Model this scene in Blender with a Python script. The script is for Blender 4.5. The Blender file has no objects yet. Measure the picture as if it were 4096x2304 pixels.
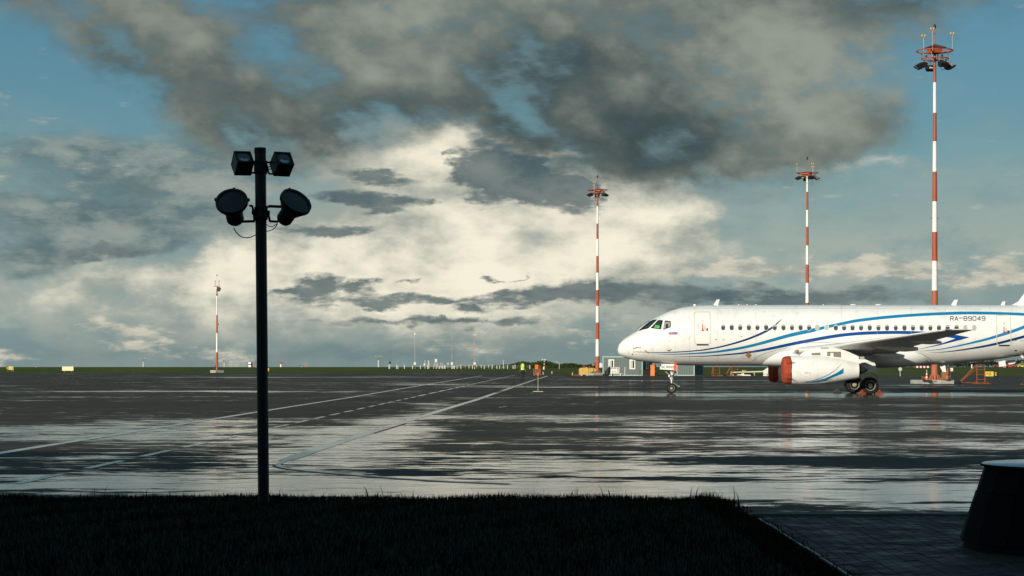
import bpy, bmesh, math, random
import numpy as np
from mathutils import Vector, Matrix

# ------------------------------------------------------------------ camera, world, sun
S = bpy.context.scene
COL = S.collection
F, HZ, CAMH = 8239.0, 1450.0, 1.8        # focal length in photo pixels, horizon row, eye height
cam_d = bpy.data.cameras.new('camera')
cam_d.sensor_width = 36.0
cam_d.lens = 36.0 * F / 4096.0
cam_d.shift_y = (HZ - 1152.0) / 4096.0
cam_d.clip_start = 0.1
cam_d.clip_end = 60000.0
cam = bpy.data.objects.new('camera', cam_d)
COL.objects.link(cam)
cam.location = (0, 0, CAMH)
cam.rotation_euler = (math.pi / 2, 0, 0)
S.camera = cam
S.view_settings.view_transform = 'Standard'
S.view_settings.look = 'None'
S.view_settings.exposure = 0.0
S.view_settings.gamma = 1.0
S.cycles.max_bounces = 5
S.cycles.diffuse_bounces = 2
S.cycles.glossy_bounces = 3
S.cycles.use_denoising = True

SUN_EL, SUN_AZ = math.radians(15.0), math.radians(32.0)   # low, behind the camera and to its left
sdir = Vector((-math.sin(SUN_AZ) * math.cos(SUN_EL), -math.cos(SUN_AZ) * math.cos(SUN_EL), math.sin(SUN_EL)))
sun_d = bpy.data.lights.new('sun', 'SUN')
sun_d.energy = 4.4
sun_d.angle = math.radians(0.53)
sun_d.color = (1.0, 0.93, 0.79)
sun = bpy.data.objects.new('sun', sun_d)
COL.objects.link(sun)
sun.rotation_euler = (-sdir).to_track_quat('-Z', 'Y').to_euler()

def lin(r, g, b):
    f = lambda c: (c / 255 / 12.92) if c / 255 <= 0.04045 else ((c / 255 + 0.055) / 1.055) ** 2.4
    return (f(r), f(g), f(b), 1.0)

class NT:
    """small helper that writes shader nodes"""
    def __init__(s, tree):
        s.t = tree
        s.t.nodes.clear()
    def n(s, typ, **kw):
        nd = s.t.nodes.new(typ)
        for k, v in kw.items():
            setattr(nd, k, v)
        return nd
    def put(s, sock, v):
        if isinstance(v, bpy.types.NodeSocket):
            s.t.links.new(v, sock)
        elif v is not None:
            sock.default_value = v
    def m(s, op, a, b=None, c=None, clamp=False):
        nd = s.n('ShaderNodeMath', operation=op, use_clamp=clamp)
        for i, v in enumerate((a, b, c)):
            if v is not None:
                s.put(nd.inputs[i], v)
        return nd.outputs[0]
    def vm(s, op, a, b=None):
        nd = s.n('ShaderNodeVectorMath', operation=op)
        s.put(nd.inputs[0], a)
        if b is not None:
            s.put(nd.inputs[1], b)
        return nd.outputs[0]
    def xyz(s, x, y, z):
        nd = s.n('ShaderNodeCombineXYZ')
        for i, v in enumerate((x, y, z)):
            s.put(nd.inputs[i], v)
        return nd.outputs[0]
    def sep(s, v):
        nd = s.n('ShaderNodeSeparateXYZ')
        s.put(nd.inputs[0], v)
        return nd.outputs
    def noise(s, vec, scale, detail=4.0, rough=0.55, dist=0.0, out=0, lac=2.0):
        nd = s.n('ShaderNodeTexNoise')
        s.put(nd.inputs['Vector'], vec)
        nd.inputs['Scale'].default_value = scale
        nd.inputs['Detail'].default_value = detail
        nd.inputs['Roughness'].default_value = rough
        nd.inputs['Lacunarity'].default_value = lac
        nd.inputs['Distortion'].default_value = dist
        return nd.outputs[out]
    def scale(s, vec, sc, loc=(0, 0, 0)):
        nd = s.n('ShaderNodeMapping')
        s.put(nd.inputs['Vector'], vec)
        nd.inputs['Scale'].default_value = sc
        nd.inputs['Location'].default_value = loc
        return nd.outputs[0]
    def ss(s, v, lo, hi, a=0.0, b=1.0):
        nd = s.n('ShaderNodeMapRange', interpolation_type='SMOOTHSTEP')
        for i, q in enumerate((v, lo, hi, a, b)):
            s.put(nd.inputs[i], q)
        return nd.outputs[0]
    def lr(s, v, lo, hi, a=0.0, b=1.0):
        nd = s.n('ShaderNodeMapRange')
        for i, q in enumerate((v, lo, hi, a, b)):
            s.put(nd.inputs[i], q)
        return nd.outputs[0]
    def mix(s, f, a, b, mode='MIX'):
        nd = s.n('ShaderNodeMix', data_type='RGBA', blend_type=mode)
        s.put(nd.inputs[0], f)
        s.put(nd.inputs[6], a)
        s.put(nd.inputs[7], b)
        return nd.outputs[2]

# The sky: a Nishita sky with layers of broken cloud, all functions of direction.
# Units of the cloud map: U to the right of north and W above the horizon, 1 unit = 6.95 degrees.
world = bpy.data.worlds.new('World')
S.world = world
world.use_nodes = True
def build_sky():
    w = NT(world.node_tree)
    out = w.n('ShaderNodeOutputWorld')
    bg = w.n('ShaderNodeBackground')
    bg.inputs['Strength'].default_value = 0.1
    w.t.links.new(bg.outputs[0], out.inputs[0])
    tc = w.n('ShaderNodeTexCoord')
    d = w.vm('NORMALIZE', tc.outputs['Generated'])
    x, y, z = w.sep(d)
    r = w.m('MAXIMUM', w.m('SQRT', w.m('ADD', w.m('MULTIPLY', x, x), w.m('MULTIPLY', y, y))), 0.02)
    K = F / 1000.0
    U = w.m('MULTIPLY', w.m('ARCTAN2', x, y), K)
    W = w.m('MULTIPLY', w.m('MAXIMUM', w.m('DIVIDE', z, r), 0.0), K)
    Ws = w.m('MINIMUM', W, 12.0)
    P = w.xyz(w.m('MULTIPLY', w.m('DIVIDE', x, r), K), w.m('MULTIPLY', w.m('DIVIDE', y, r), K), Ws)
    UW = w.xyz(U, W, 0.0)
    # noises
    nbig = w.noise(w.scale(P, (1.0, 1.0, 1.7)), 1.35, 5.0, 0.55)
    nmid = w.noise(w.scale(P, (1.0, 1.0, 2.1), (3.1, 0, 1.7)), 3.4, 7.0, 0.58)
    nfin = w.noise(w.scale(P, (0.8, 0.8, 2.6), (1.3, 5.0, .7)), 9.0, 6.0, 0.6)
    nstk = w.noise(w.scale(w.xyz(w.m('MULTIPLY_ADD', Ws, 0.75, w.sep(P)[0]), w.sep(P)[1], w.m('MULTIPLY_ADD', w.sep(P)[0], 0.75, Ws)), (0.75, 1.0, 1.9), (4.4, 0, 2.2)), 2.6, 4.0, 0.5)
    nsoft = w.noise(w.scale(P, (1.0, 1.0, 1.35), (0.4, 3.0, 5.7)), 3.0, 4.5, 0.52)
    wv = w.noise(w.scale(P, (1, 1, 1.6), (7.7, 2.0, 0.4)), 2.6, 5.0, 0.6, out=1)
    warp = w.vm('MULTIPLY', w.vm('SUBTRACT', wv, (0.5, 0.5, 0.5)), (0.60, 0.34, 0.0))
    wv2 = w.noise(w.scale(P, (1, 1, 2.2), (2.7, 9.0, 3.4)), 9.0, 4.0, 0.6, out=1)
    warp2 = w.vm('MULTIPLY', w.vm('SUBTRACT', wv2, (0.5, 0.5, 0.5)), (0.22, 0.07, 0.0))
    UWa = w.vm('ADD', UW, warp)           # soft big clouds
    UWb = w.vm('ADD', w.vm('ADD', UW, warp2), w.vm('MULTIPLY', warp, (0.25, 0.25, 0)))
    def blobs(vec, lst):
        acc = 0.0
        for cx, cy, rx, ry, rot, amp in lst:
            mp = w.n('ShaderNodeMapping', vector_type='TEXTURE')
            w.put(mp.inputs['Vector'], vec)
            mp.inputs['Location'].default_value = ((cx - 2048) / 1000, (HZ - cy) / 1000, 0)
            mp.inputs['Rotation'].default_value = (0, 0, math.radians(rot))
            mp.inputs['Scale'].default_value = (rx / 1000, ry / 1000, 1)
            g = w.n('ShaderNodeTexGradient', gradient_type='SPHERICAL')
            w.t.links.new(mp.outputs[0], g.inputs[0])
            acc = w.m('MULTIPLY_ADD', g.outputs['Fac'], amp, acc)
        return acc
    c1 = lambda n, a: w.m('MULTIPLY', w.m('SUBTRACT', n, 0.5), a)
    add = lambda a, b: w.m('ADD', a, b)
    def col(rgb, k=1.0):
        q = lin(*rgb)
        return (q[0] * 10 * k, q[1] * 10 * k, q[2] * 10 * k, 1)
    outside = w.m('MAXIMUM', w.ss(w.m('ABSOLUTE', U), 2.0, 2.9, 0.0, 0.55), w.ss(W, 1.45, 2.2))
    # --- clear sky
    sky = w.n('ShaderNodeTexSky', sky_type='NISHITA', sun_disc=False)
    sky.sun_elevation = SUN_EL
    sky.sun_rotation = SUN_ROT
    sky.air_density = 1.0
    sky.dust_density = 1.6
    sky.ozone_density = 1.2
    hs = w.n('ShaderNodeHueSaturation')
    hs.inputs['Hue'].default_value = SKY_HUE
    hs.inputs['Saturation'].default_value = SKY_SAT
    hs.inputs['Value'].default_value = SKY_VAL
    w.t.links.new(sky.outputs[0], hs.inputs['Color'])
    c = w.mix(0.62, hs.outputs[0], col((82, 138, 158)))
    # --- thin veil towards the horizon
    veil = w.ss(add(W, add(c1(nbig, 1.3), c1(nmid, 0.5))), 1.05, 0.35)
    tone = w.ss(add(nmid, c1(nbig, 0.9)), 0.34, 0.70)
    c = w.mix(w.m('MULTIPLY', veil, 0.93), c, w.mix(tone, col((138, 159, 158)), col((174, 181, 170))))
    # --- pale sunlit cloud mass
    f = blobs(UWa, CREAM)
    fn = add(f, w.m('MULTIPLY', add(c1(nmid, 1.35), c1(nfin, 0.4)), w.ss(f, 0.0, 0.3)))
    D = w.ss(fn, 0.0, 0.85)
    ctone = w.ss(add(fn, add(c1(nsoft, 2.2), c1(nmid, 1.4))), 0.20, 1.75)
    c = w.mix(D, c, w.mix(ctone, col((158, 165, 156)), col((246, 239, 217))))
    # --- grey-blue stratus
    f = blobs(UWa, STRATUS)
    D = w.ss(add(f, add(c1(nmid, 1.5), c1(nfin, 0.45))), 0.10, 0.85)
    st = w.ss(add(nfin, c1(nmid, 1.5)), 0.25, 0.78)
    c = w.mix(w.m('MULTIPLY', D, 0.9), c, w.mix(st, col((86, 110, 116)), col((142, 154, 149))))
    band = w.ss(add(W, c1(nmid, 0.22)), 0.20, 0.02)
    c = w.mix(w.m('MULTIPLY', band, 0.55), c, col((108, 130, 132)))
    # --- lit cumulus tops low down
    f = blobs(UWb, CUMULUS)
    D = w.ss(add(f, c1(nfin, 1.4)), 0.15, 0.62)
    c = w.mix(w.m('MULTIPLY', D, 0.85), c, w.mix(w.ss(add(nfin, c1(nmid, 1.0)), 0.3, 0.7), col((152, 157, 149)), col((214, 208, 189))))
    # --- heavy grey cloud overhead, smoky and thin at its edges
    f = add(blobs(UWa, HEAVY), w.m('MULTIPLY', outside, w.ss(nbig, 0.40, 0.62, 0.0, 0.75)))
    nh = add(w.m('MULTIPLY', nstk, 0.30), add(w.m('MULTIPLY', nsoft, 0.50), w.m('MULTIPLY', nfin, 0.20)))
    D = w.ss(w.m('MULTIPLY', f, w.lr(nh, 0.36, 0.64, 0.40, 1.45)), 0.02, 0.92)
    lit = add(blobs(UWa, HEAVY_LIT), add(c1(nstk, 0.7), add(c1(nsoft, 2.6), add(c1(nmid, 0.5), c1(nfin, 0.35)))))
    hc = w.mix(w.ss(lit, -0.50, 1.15), col((62, 74, 75)), col((150, 155, 142)))
    hc = w.mix(w.ss(nh, 0.52, 0.38, 0.0, 0.8), hc, col((104, 128, 132)))
    c = w.mix(w.m('MULTIPLY', D, 0.95), c, hc)
    # --- low band and small crisp dark clouds
    f = blobs(UWb, DARKLETS)
    D = w.ss(add(f, w.m('MULTIPLY', add(c1(nfin, 1.5), c1(nmid, 1.0)), w.ss(f, 0.0, 0.2))), 0.06, 0.62)
    c = w.mix(w.m('MULTIPLY', D, 0.93), c, w.mix(w.ss(nmid, 0.3, 0.7), col((70, 90, 98)), col((112, 126, 125))))
    w.t.links.new(c, bg.inputs['Color'])
    world.cycles.sampling_method = 'MANUAL'
    world.cycles.sample_map_resolution = 1024

SUN_ROT = math.pi + SUN_AZ
SKY_HUE, SKY_SAT, SKY_VAL = 0.515, 1.6, 0.80
# (column, row, half-width, half-height, tilt, weight) of cloud masses, in the photo's rows and columns
CREAM = [(1680, 620, 560, 170, 0, .95), (1750, 860, 1150, 430, 0, 1.1), (2350, 980, 720, 340, 0, .85), (2600, 870, 330, 270, 0, .75),
         (1450, 1120, 1000, 210, 0, .65), (700, 735, 420, 60, 0, 1.1), (950, 1060, 800, 110, 8, .55), (2000, 1300, 620, 190, 0, .7),
         (480, 925, 300, 60, 10, .6), (230, 1000, 260, 55, 6, .5), (2200, 578, 240, 30, -12, 1.0), (2750, 1010, 330, 120, 0, .4),
         (3350, 715, 800, 50, 0, .4), (30, 375, 140, 45, -25, .7), (1800, 1080, 900, 200, 0, .35), (600, 1170, 1400, 240, 0, .55), (1500, 1260, 1500, 230, 0, .45)]
STRATUS = [(350, 640, 850, 150, -4, .95), (350, 860, 950, 210, 4, 1.15), (300, 1010, 560, 90, 8, .8), (1050, 640, 520, 120, 0, .6), (900, 900, 330, 160, 0, .5),
           (500, 1420, 1500, 90, 0, .45), (1500, 1420, 900, 90, 0, .5), (3000, 1410, 1500, 130, 0, .75), (1250, 1290, 1000, 70, 0, .4),
           (3600, 1180, 1000, 130, 0, .55), (2600, 740, 520, 110, 0, .5), (300, 1330, 700, 60, 0, .25), (2150, 600, 330, 90, -10, .6), (3100, 760, 500, 60, 0, .3)]
CUMULUS = [(3250, 1070, 330, 60, 0, .7), (3560, 1075, 230, 70, 0, .75), (4000, 1085, 200, 90, 0, .8), (2930, 1090, 230, 60, 0, .6),
           (2960, 1050, 130, 50, 0, .5), (560, 1385, 200, 70, 0, .45), (60, 1425, 240, 55, 0, .5), (760, 1420, 220, 50, 0, .35),
           (450, 1300, 220, 40, -12, .4), (560, 1330, 230, 40, -10, .35), (950, 1420, 160, 60, 0, .35), (3800, 1120, 300, 60, 0, .5),
           (2330, 1330, 260, 60, 0, .35), (1900, 1390, 240, 60, 0, .4), (2650, 1080, 260, 50, 0, .5)]
DARKLETS = [(2000, 685, 250, 170, -10, 1.5), (2190, 740, 290, 120, -22, 1.1), (2330, 735, 170, 40, 0, .6), (1480, 795, 330, 44, -3, 1.0), (1520, 706, 230, 44, -6, .85), (1500, 846, 140, 20, 0, .6),
            (1270, 930, 300, 32, 3, .75), (1260, 1128, 150, 48, 8, .8), (1200, 1172, 240, 26, 8, .7), (1440, 1145, 95, 36, 0, .85), (1605, 1134, 80, 16, 0, .6),
            (1955, 1117, 55, 14, 0, .6), (2060, 1103, 110, 10, 10, .5), (1350, 1200, 330, 46, 0, .55), (1510, 1225, 110, 22, 0, .7), (1700, 1205, 260, 26, 0, .65),
            (2000, 1195, 340, 40, 0, .6), (2330, 1165, 420, 60, 3, .65), (2750, 1185, 700, 85, 0, .55), (3300, 1190, 700, 70, 0, .45), (450, 1026, 260, 46, 6, .6),
            (1500, 1285, 500, 26, 0, .5), (1900, 1235, 160, 18, 0, .55), (1950, 1280, 420, 24, 0, .55), (1860, 1225, 100, 14, 0, .5), (1900, 1312, 200, 18, 0, .4)]
HEAVY = [(480, 90, 620, 300, -20, .9), (780, 330, 560, 280, -35, .9), (1150, 500, 620, 230, -8, .95), (1500, 440, 500, 170, 0, .6), (1900, 90, 1100, 360, 0, 1.2), (1250, 40, 460, 200, 0, .7),
         (1750, 350, 800, 190, -8, .75), (2350, 280, 650, 460, -30, 1.0), (2700, 500, 560, 270, 0, 1.0), (3020, 640, 430, 170, -10, .75),
         (3100, 250, 680, 520, 0, 1.15), (3380, 540, 400, 190, 0, .8), (3550, 30, 420, 200, 0, .6), (3900, 20, 420, 130, 0, .35), (2950, 30, 800, 230, 0, .7),
         (2450, 610, 380, 180, 0, .6), (830, 185, 120, 110, 0, -.15), (1400, 230, 420, 150, 0, .35), (800, 120, 300, 200, 0, .3), (2600, 470, 110, 60, 0, -.3), (2020, 470, 330, 160, 0, .5), (900, 380, 300, 160, 0, .3),
         (2860, 420, 140, 100, 0, -.3), (2050, 540, 240, 60, 0, .3), (120, 20, 300, 160, 0, .35)]
HEAVY_LIT = [(3200, 300, 560, 420, 0, 1.0), (1750, 70, 900, 230, 0, .6), (2650, 60, 500, 220, 0, .35), (450, 80, 500, 220, 0, .35), (1500, 280, 500, 120, 0, .35),
             (2650, 540, 460, 220, 0, -.5), (2350, 360, 420, 330, 0, -.35), (1000, 500, 500, 200, 0, .1), (3350, 580, 330, 130, 0, -.3), (1250, 560, 400, 150, 0, -.1)]
build_sky()

# ------------------------------------------------------------------ helpers
PI = math.pi
R = math.radians
rng = random.Random(7)

def gd(row):
    """distance of a point of the level ground seen at this row of the photo"""
    return CAMH * F / (row - HZ)

MATS = {}
def mat(name, rgb, rough=0.55, metal=0.0, spec=0.5, var=0.0, vs=6.0, bump=0.0, bs=40.0, coat=0.0, dirt=None, dirt_amt=0.0, ds=3.0):
    """principled material; var = brightness mottling, dirt = second colour showing in patches"""
    if name in MATS:
        return MATS[name]
    m = bpy.data.materials.new(name)
    m.use_nodes = True
    w = NT(m.node_tree)
    out = w.n('ShaderNodeOutputMaterial')
    p = w.n('ShaderNodeBsdfPrincipled')
    w.t.links.new(p.outputs[0], out.inputs[0])
    p.inputs['Roughness'].default_value = rough
    p.inputs['Metallic'].default_value = metal
    p.inputs['Specular IOR Level'].default_value = spec
    p.inputs['Coat Weight'].default_value = coat
    c = (*rgb, 1.0)
    if var or dirt or bump:
        tc = w.n('ShaderNodeTexCoord').outputs['Object']
        if var:
            n = w.noise(tc, vs, 6.0, 0.6)
            k = w.lr(n, 0.3, 0.7, 1 - var, 1 + var)
            nd = w.n('ShaderNodeVectorMath', operation='SCALE')
            nd.inputs[0].default_value = rgb
            w.put(nd.inputs['Scale'], k)
            c = nd.outputs[0]
            w.put(p.inputs['Roughness'], w.lr(n, 0.3, 0.7, max(0.02, rough * 0.85), min(1, rough * 1.15)))
        if dirt:
            n2 = w.noise(tc, ds, 7.0, 0.65)
            c = w.mix(w.m('MULTIPLY', w.ss(n2, 0.50, 0.66), dirt_amt), c, (*dirt, 1.0))
        if bump:
            b = w.n('ShaderNodeBump')
            b.inputs['Strength'].default_value = bump
            b.inputs['Distance'].default_value = 0.02
            w.put(b.inputs['Height'], w.noise(tc, bs, 4.0, 0.6))
            w.t.links.new(b.outputs[0], p.inputs['Normal'])
    w.put(p.inputs['Base Color'], c)
    MATS[name] = m
    return m

class MB:
    """collects shapes of ONE piece, then links them as one mesh object"""
    def __init__(s):
        s.v, s.f = [], []
    def add(s, verts, faces):
        o = len(s.v)
        s.v += [tuple(q) for q in verts]
        s.f += [tuple(i + o for i in f) for f in faces]
        return s
    def box(s, c, d, rot=None, bev=0.0):
        """box of size d about c, edges chamfered by bev"""
        hx, hy, hz = d[0] / 2, d[1] / 2, d[2] / 2
        if bev <= 0:
            vs = [Vector((x, y, z)) for x in (-hx, hx) for y in (-hy, hy) for z in (-hz, hz)]
            fs = [(0, 1, 3, 2), (4, 6, 7, 5), (0, 4, 5, 1), (2, 3, 7, 6), (0, 2, 6, 4), (1, 5, 7, 3)]
        else:
            bm = bmesh.new()
            bmesh.ops.create_cube(bm, size=1.0)
            bmesh.ops.scale(bm, vec=(d[0], d[1], d[2]), verts=bm.verts)
            bmesh.ops.bevel(bm, geom=list(bm.edges), offset=bev, segments=2, affect='EDGES', profile=0.5)
            bm.verts.index_update()
            vs = [v.co.copy() for v in bm.verts]
            fs = [tuple(v.index for v in f.verts) for f in bm.faces]
            bm.free()
        if rot is not None:
            vs = [rot @ v for v in vs]
        return s.add([v + Vector(c) for v in vs], fs)
    def axes_box(s, corner, a, b, c):
        """box from a corner and three edge vectors"""
        o, a, b, c = Vector(corner), Vector(a), Vector(b), Vector(c)
        vs = [o + a * i + b * j + c * k for i in (0, 1) for j in (0, 1) for k in (0, 1)]
        fs = [(0, 1, 3, 2), (4, 6, 7, 5), (0, 4, 5, 1), (2, 3, 7, 6), (0, 2, 6, 4), (1, 5, 7, 3)]
        if a.cross(b).dot(c) < 0:
            fs = [f[::-1] for f in fs]
        return s.add(vs, fs)
    def cyl(s, p, q, r0, r1=None, n=12, cap=True):
        p, q = Vector(p), Vector(q)
        r1 = r0 if r1 is None else r1
        ax = (q - p).normalized()
        u = ax.orthogonal().normalized()
        if abs(ax.z) < 0.99:
            u = ax.cross(Vector((0, 0, 1))).normalized()
        v = ax.cross(u)
        vs = []
        for c, r in ((p, r0), (q, r1)):
            for i in range(n):
                a = 2 * PI * i / n
                vs.append(c + u * (r * math.cos(a)) + v * (r * math.sin(a)))
        fs = [(i, (i + 1) % n, n + (i + 1) % n, n + i) for i in range(n)]
        if cap:
            fs += [tuple(range(n))[::-1], tuple(range(n, 2 * n))]
        return s.add(vs, fs)
    def tube(s, pts, r, n=6):
        for a, b in zip(pts[:-1], pts[1:]):
            if (Vector(b) - Vector(a)).length > 1e-6:
                s.cyl(a, b, r, r, n)
        return s
    def lathe(s, prof, o=(0, 0, 0), axis='z', n=24, cap=(True, True)):
        """prof: (position along axis, radius)"""
        o = Vector(o)
        vs, fs = [], []
        for t, r in prof:
            for i in range(n):
                a = 2 * PI * i / n
                c, d = r * math.cos(a), r * math.sin(a)
                vs.append(o + {'z': Vector((c, d, t)), 'x': Vector((t, c, d)), 'y': Vector((d, t, c))}[axis])
        m = len(prof)
        for j in range(m - 1):
            for i in range(n):
                k = (i + 1) % n
                fs.append((j * n + i, j * n + k, (j + 1) * n + k, (j + 1) * n + i))
        if cap[0]:
            fs.append(tuple(range(n))[::-1])
        if cap[1]:
            fs.append(tuple((m - 1) * n + i for i in range(n)))
        return s.add(vs, fs)
    def ball(s, c, r, n=10, m=6, sc=(1, 1, 1)):
        prof = [(-math.cos(PI * (j + 0.02) / (m + 0.04)), math.sin(PI * (j + 0.02) / (m + 0.04))) for j in range(m + 1)]
        q = MB().lathe(prof, n=n)
        return s.add([(c[0] + x * r * sc[0], c[1] + y * r * sc[1], c[2] + z * r * sc[2]) for x, y, z in q.v], q.f)
    def torus(s, c, Rr, r, n=32, m=6):
        vs, fs = [], []
        for i in range(n):
            a = 2 * PI * i / n
            for j in range(m):
                b = 2 * PI * j / m
                vs.append((c[0] + (Rr + r * math.cos(b)) * math.cos(a), c[1] + (Rr + r * math.cos(b)) * math.sin(a), c[2] + r * math.sin(b)))
        for i in range(n):
            for j in range(m):
                k, l = (i + 1) % n, (j + 1) % m
                fs.append((i * m + j, k * m + j, k * m + l, i * m + l))
        return s.add(vs, fs)
    def prism(s, poly, y0, y1, plane='xz'):
        """polygon extruded along the third axis"""
        n = len(poly)
        put = {'xz': lambda a, b, t: (a, t, b), 'xy': lambda a, b, t: (a, b, t), 'yz': lambda a, b, t: (t, a, b)}[plane]
        vs = [put(a, b, y0) for a, b in poly] + [put(a, b, y1) for a, b in poly]
        fs = [tuple(range(n)), tuple(range(2 * n - 1, n - 1, -1))] + [(i, n + i, n + (i + 1) % n, (i + 1) % n) for i in range(n)]
        return s.add(vs, fs)
    def build(s, name, m, parent=None, smooth=False, loc=None, fix=True, angle=None):
        me = bpy.data.meshes.new(name)
        me.from_pydata(s.v, [], s.f)
        if fix:
            bm = bmesh.new()
            bm.from_mesh(me)
            bmesh.ops.recalc_face_normals(bm, faces=bm.faces)
            bm.to_mesh(me)
            bm.free()
        if smooth:
            me.polygons.foreach_set('use_smooth', [True] * len(me.polygons))
            if angle:
                me.set_sharp_from_angle(angle=R(angle))
        for q in (m if isinstance(m, (list, tuple)) else [m]):
            me.materials.append(q)
        return link(name, me, parent, loc)

def link(name, data, parent=None, loc=None):
    o = bpy.data.objects.new(name, data)
    COL.objects.link(o)
    if parent is not None:
        o.parent = parent
    if loc is not None:
        o.location = loc
    return o

def thing(name, label, cat, loc=(0, 0, 0), rz=0.0, group=None):
    o = link(name, None, None, loc)
    o.rotation_euler = (0, 0, rz)
    o.empty_display_size = 0.3
    return tag(o, label, cat, group)

def tag(o, label, cat, group=None):
    o['label'] = label
    o['category'] = cat
    if group:
        o['group'] = group
    return o

def setting(o, kind='structure', label=None):
    o['kind'] = kind
    if label:
        o['label'] = label
    return o

def copy_tree(o, parent=None):
    c = o.copy()
    COL.objects.link(c)
    c.parent = parent
    for ch in list(o.children):
        copy_tree(ch, c)
    return c

class Spot:
    """a place on the ground: column of the photo and distance -> local metres of a thing standing there"""
    def __init__(s, col, d):
        s.c, s.d, s.k = col, d, F / d
        s.loc = ((col - 2048) / s.k, d, 0.0)
    def x(s, col):
        return (col - s.c) / s.k
    def z(s, row):
        return CAMH + (HZ - row) / s.k
    def p(s, col, row, y=0.0):
        return (s.x(col), y, s.z(row))

STROKES = {  # letters as centre lines in a 1 x 1.6 cell
    'R': [[(0, 0), (0, 1.6), (.75, 1.6), (1, 1.4), (1, .95), (.75, .75), (0, .75)], [(.55, .75), (1, 0)]],
    'A': [[(0, 0), (.5, 1.6), (1, 0)], [(.2, .5), (.8, .5)]],
    '-': [[(.0, .95), (1, .95)]],
    '8': [[(.2, .85), (0, 1.05), (0, 1.4), (.2, 1.6), (.8, 1.6), (1, 1.4), (1, 1.05), (.8, .85), (.2, .85), (0, .65), (0, .2), (.2, 0), (.8, 0), (1, .2), (1, .65), (.8, .85)]],
    '9': [[(0, .1), (.8, .0), (1, .25), (1, 1.4), (.8, 1.6), (.2, 1.6), (0, 1.4), (0, .95), (.2, .75), (1, .75)]],
    '0': [[(.2, 0), (0, .2), (0, 1.4), (.2, 1.6), (.8, 1.6), (1, 1.4), (1, .2), (.8, 0), (.2, 0)]],
    '4': [[(.8, 0), (.8, 1.6), (0, .5), (1.05, .5)]],
    'S': [[(0, .15), (.2, 0), (.8, 0), (1, .2), (1, .6), (.8, .8), (.2, .8), (0, 1.0), (0, 1.4), (.2, 1.6), (.8, 1.6), (1, 1.45)]],
    'J': [[(0, .3), (.2, 0), (.6, 0), (.8, .25), (.8, 1.6)]],
    'E': [[(1, 0), (0, 0), (0, 1.6), (1, 1.6)], [(0, .8), (.8, .8)]],
    'M': [[(0, 0), (0, 1.6), (.5, .7), (1, 1.6), (1, 0)]],
    'B': [[(0, 0), (0, 1.6), (.8, 1.6), (1, 1.4), (1, 1.0), (.8, .8), (0, .8)], [(.8, .8), (1, .6), (1, .2), (.8, 0), (0, 0)]],
    'K': [[(0, 0), (0, 1.6)], [(1, 1.6), (0, .7), (1, 0)]],
    'O': [[(.2, 0), (0, .2), (0, 1.4), (.2, 1.6), (.8, 1.6), (1, 1.4), (1, .2), (.8, 0), (.2, 0)]],
    'F': [[(0, 0), (0, 1.6), (1, 1.6)], [(0, .8), (.8, .8)]],
    'nw': [[(1, .3), (.1, 1.3)], [(.1, .7), (.1, 1.3), (.7, 1.3)]],
    '>': [[(0, .8), (1.1, .8)], [(.7, .4), (1.1, .8), (.7, 1.2)]],
    'I': [[(.5, 0), (.5, 1.6)]],
}
def letter_quads(text, x0, z0, w, h, gap, t):
    """flat quads (lists of (x, z)) for a text of strokes"""
    out = []
    for ch in text:
        if ch != ' ':
            for line in STROKES[ch]:
                pts = [Vector((x0 + px * w, z0 + pz / 1.6 * h)) for px, pz in line]
                for a, b in zip(pts[:-1], pts[1:]):
                    e = (b - a)
                    if e.length < 1e-9:
                        continue
                    e.normalize()
                    n = Vector((-e.y, e.x)) * (t / 2)
                    k = e * (t / 2)
                    out.append([a - k - n, b + k - n, b + k + n, a - k + n])
        x0 += w + gap
    return out
def flat_text(text, x0, z0, w, h, gap, t, y, name, m, parent, depth=0.006):
    mb = MB()
    for i, q in enumerate(letter_quads(text, x0, z0, w, h, gap, t)):
        e = 0.0004 * (i % 7)
        mb.prism([(p.x, p.y) for p in q], y - depth - e, y)
    return mb.build(name, m, parent)

# ------------------------------------------------------------------ ground, apron, lawn, pavement
def world_mat(name):
    m = bpy.data.materials.new(name)
    m.use_nodes = True
    w = NT(m.node_tree)
    out = w.n('ShaderNodeOutputMaterial')
    pos = w.n('ShaderNodeNewGeometry').outputs['Position']
    return m, w, out, pos

def grass_material():
    m, w, out, pos = world_mat('field_grass')
    p = w.n('ShaderNodeBsdfPrincipled')
    w.t.links.new(p.outputs[0], out.inputs[0])
    p.inputs['Roughness'].default_value = 0.95
    p.inputs['Specular IOR Level'].default_value = 0.05
    a = w.noise(w.scale(pos, (0.06, 0.012, 1)), 1.0, 6.0, 0.65)
    b = w.noise(w.scale(pos, (0.9, 0.12, 1)), 1.0, 5.0, 0.7)
    c = w.mix(w.ss(a, 0.35, 0.68), (0.062, 0.086, 0.020, 1), (0.125, 0.125, 0.038, 1))
    c = w.mix(w.ss(b, 0.40, 0.75, 0.0, 0.75), c, (0.040, 0.062, 0.014, 1))
    w.put(p.inputs['Base Color'], c)
    bp = w.n('ShaderNodeBump')
    bp.inputs['Strength'].default_value = 0.5
    bp.inputs['Distance'].default_value = 0.3
    w.put(bp.inputs['Height'], b)
    w.t.links.new(bp.outputs[0], p.inputs['Normal'])
    return m

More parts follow.
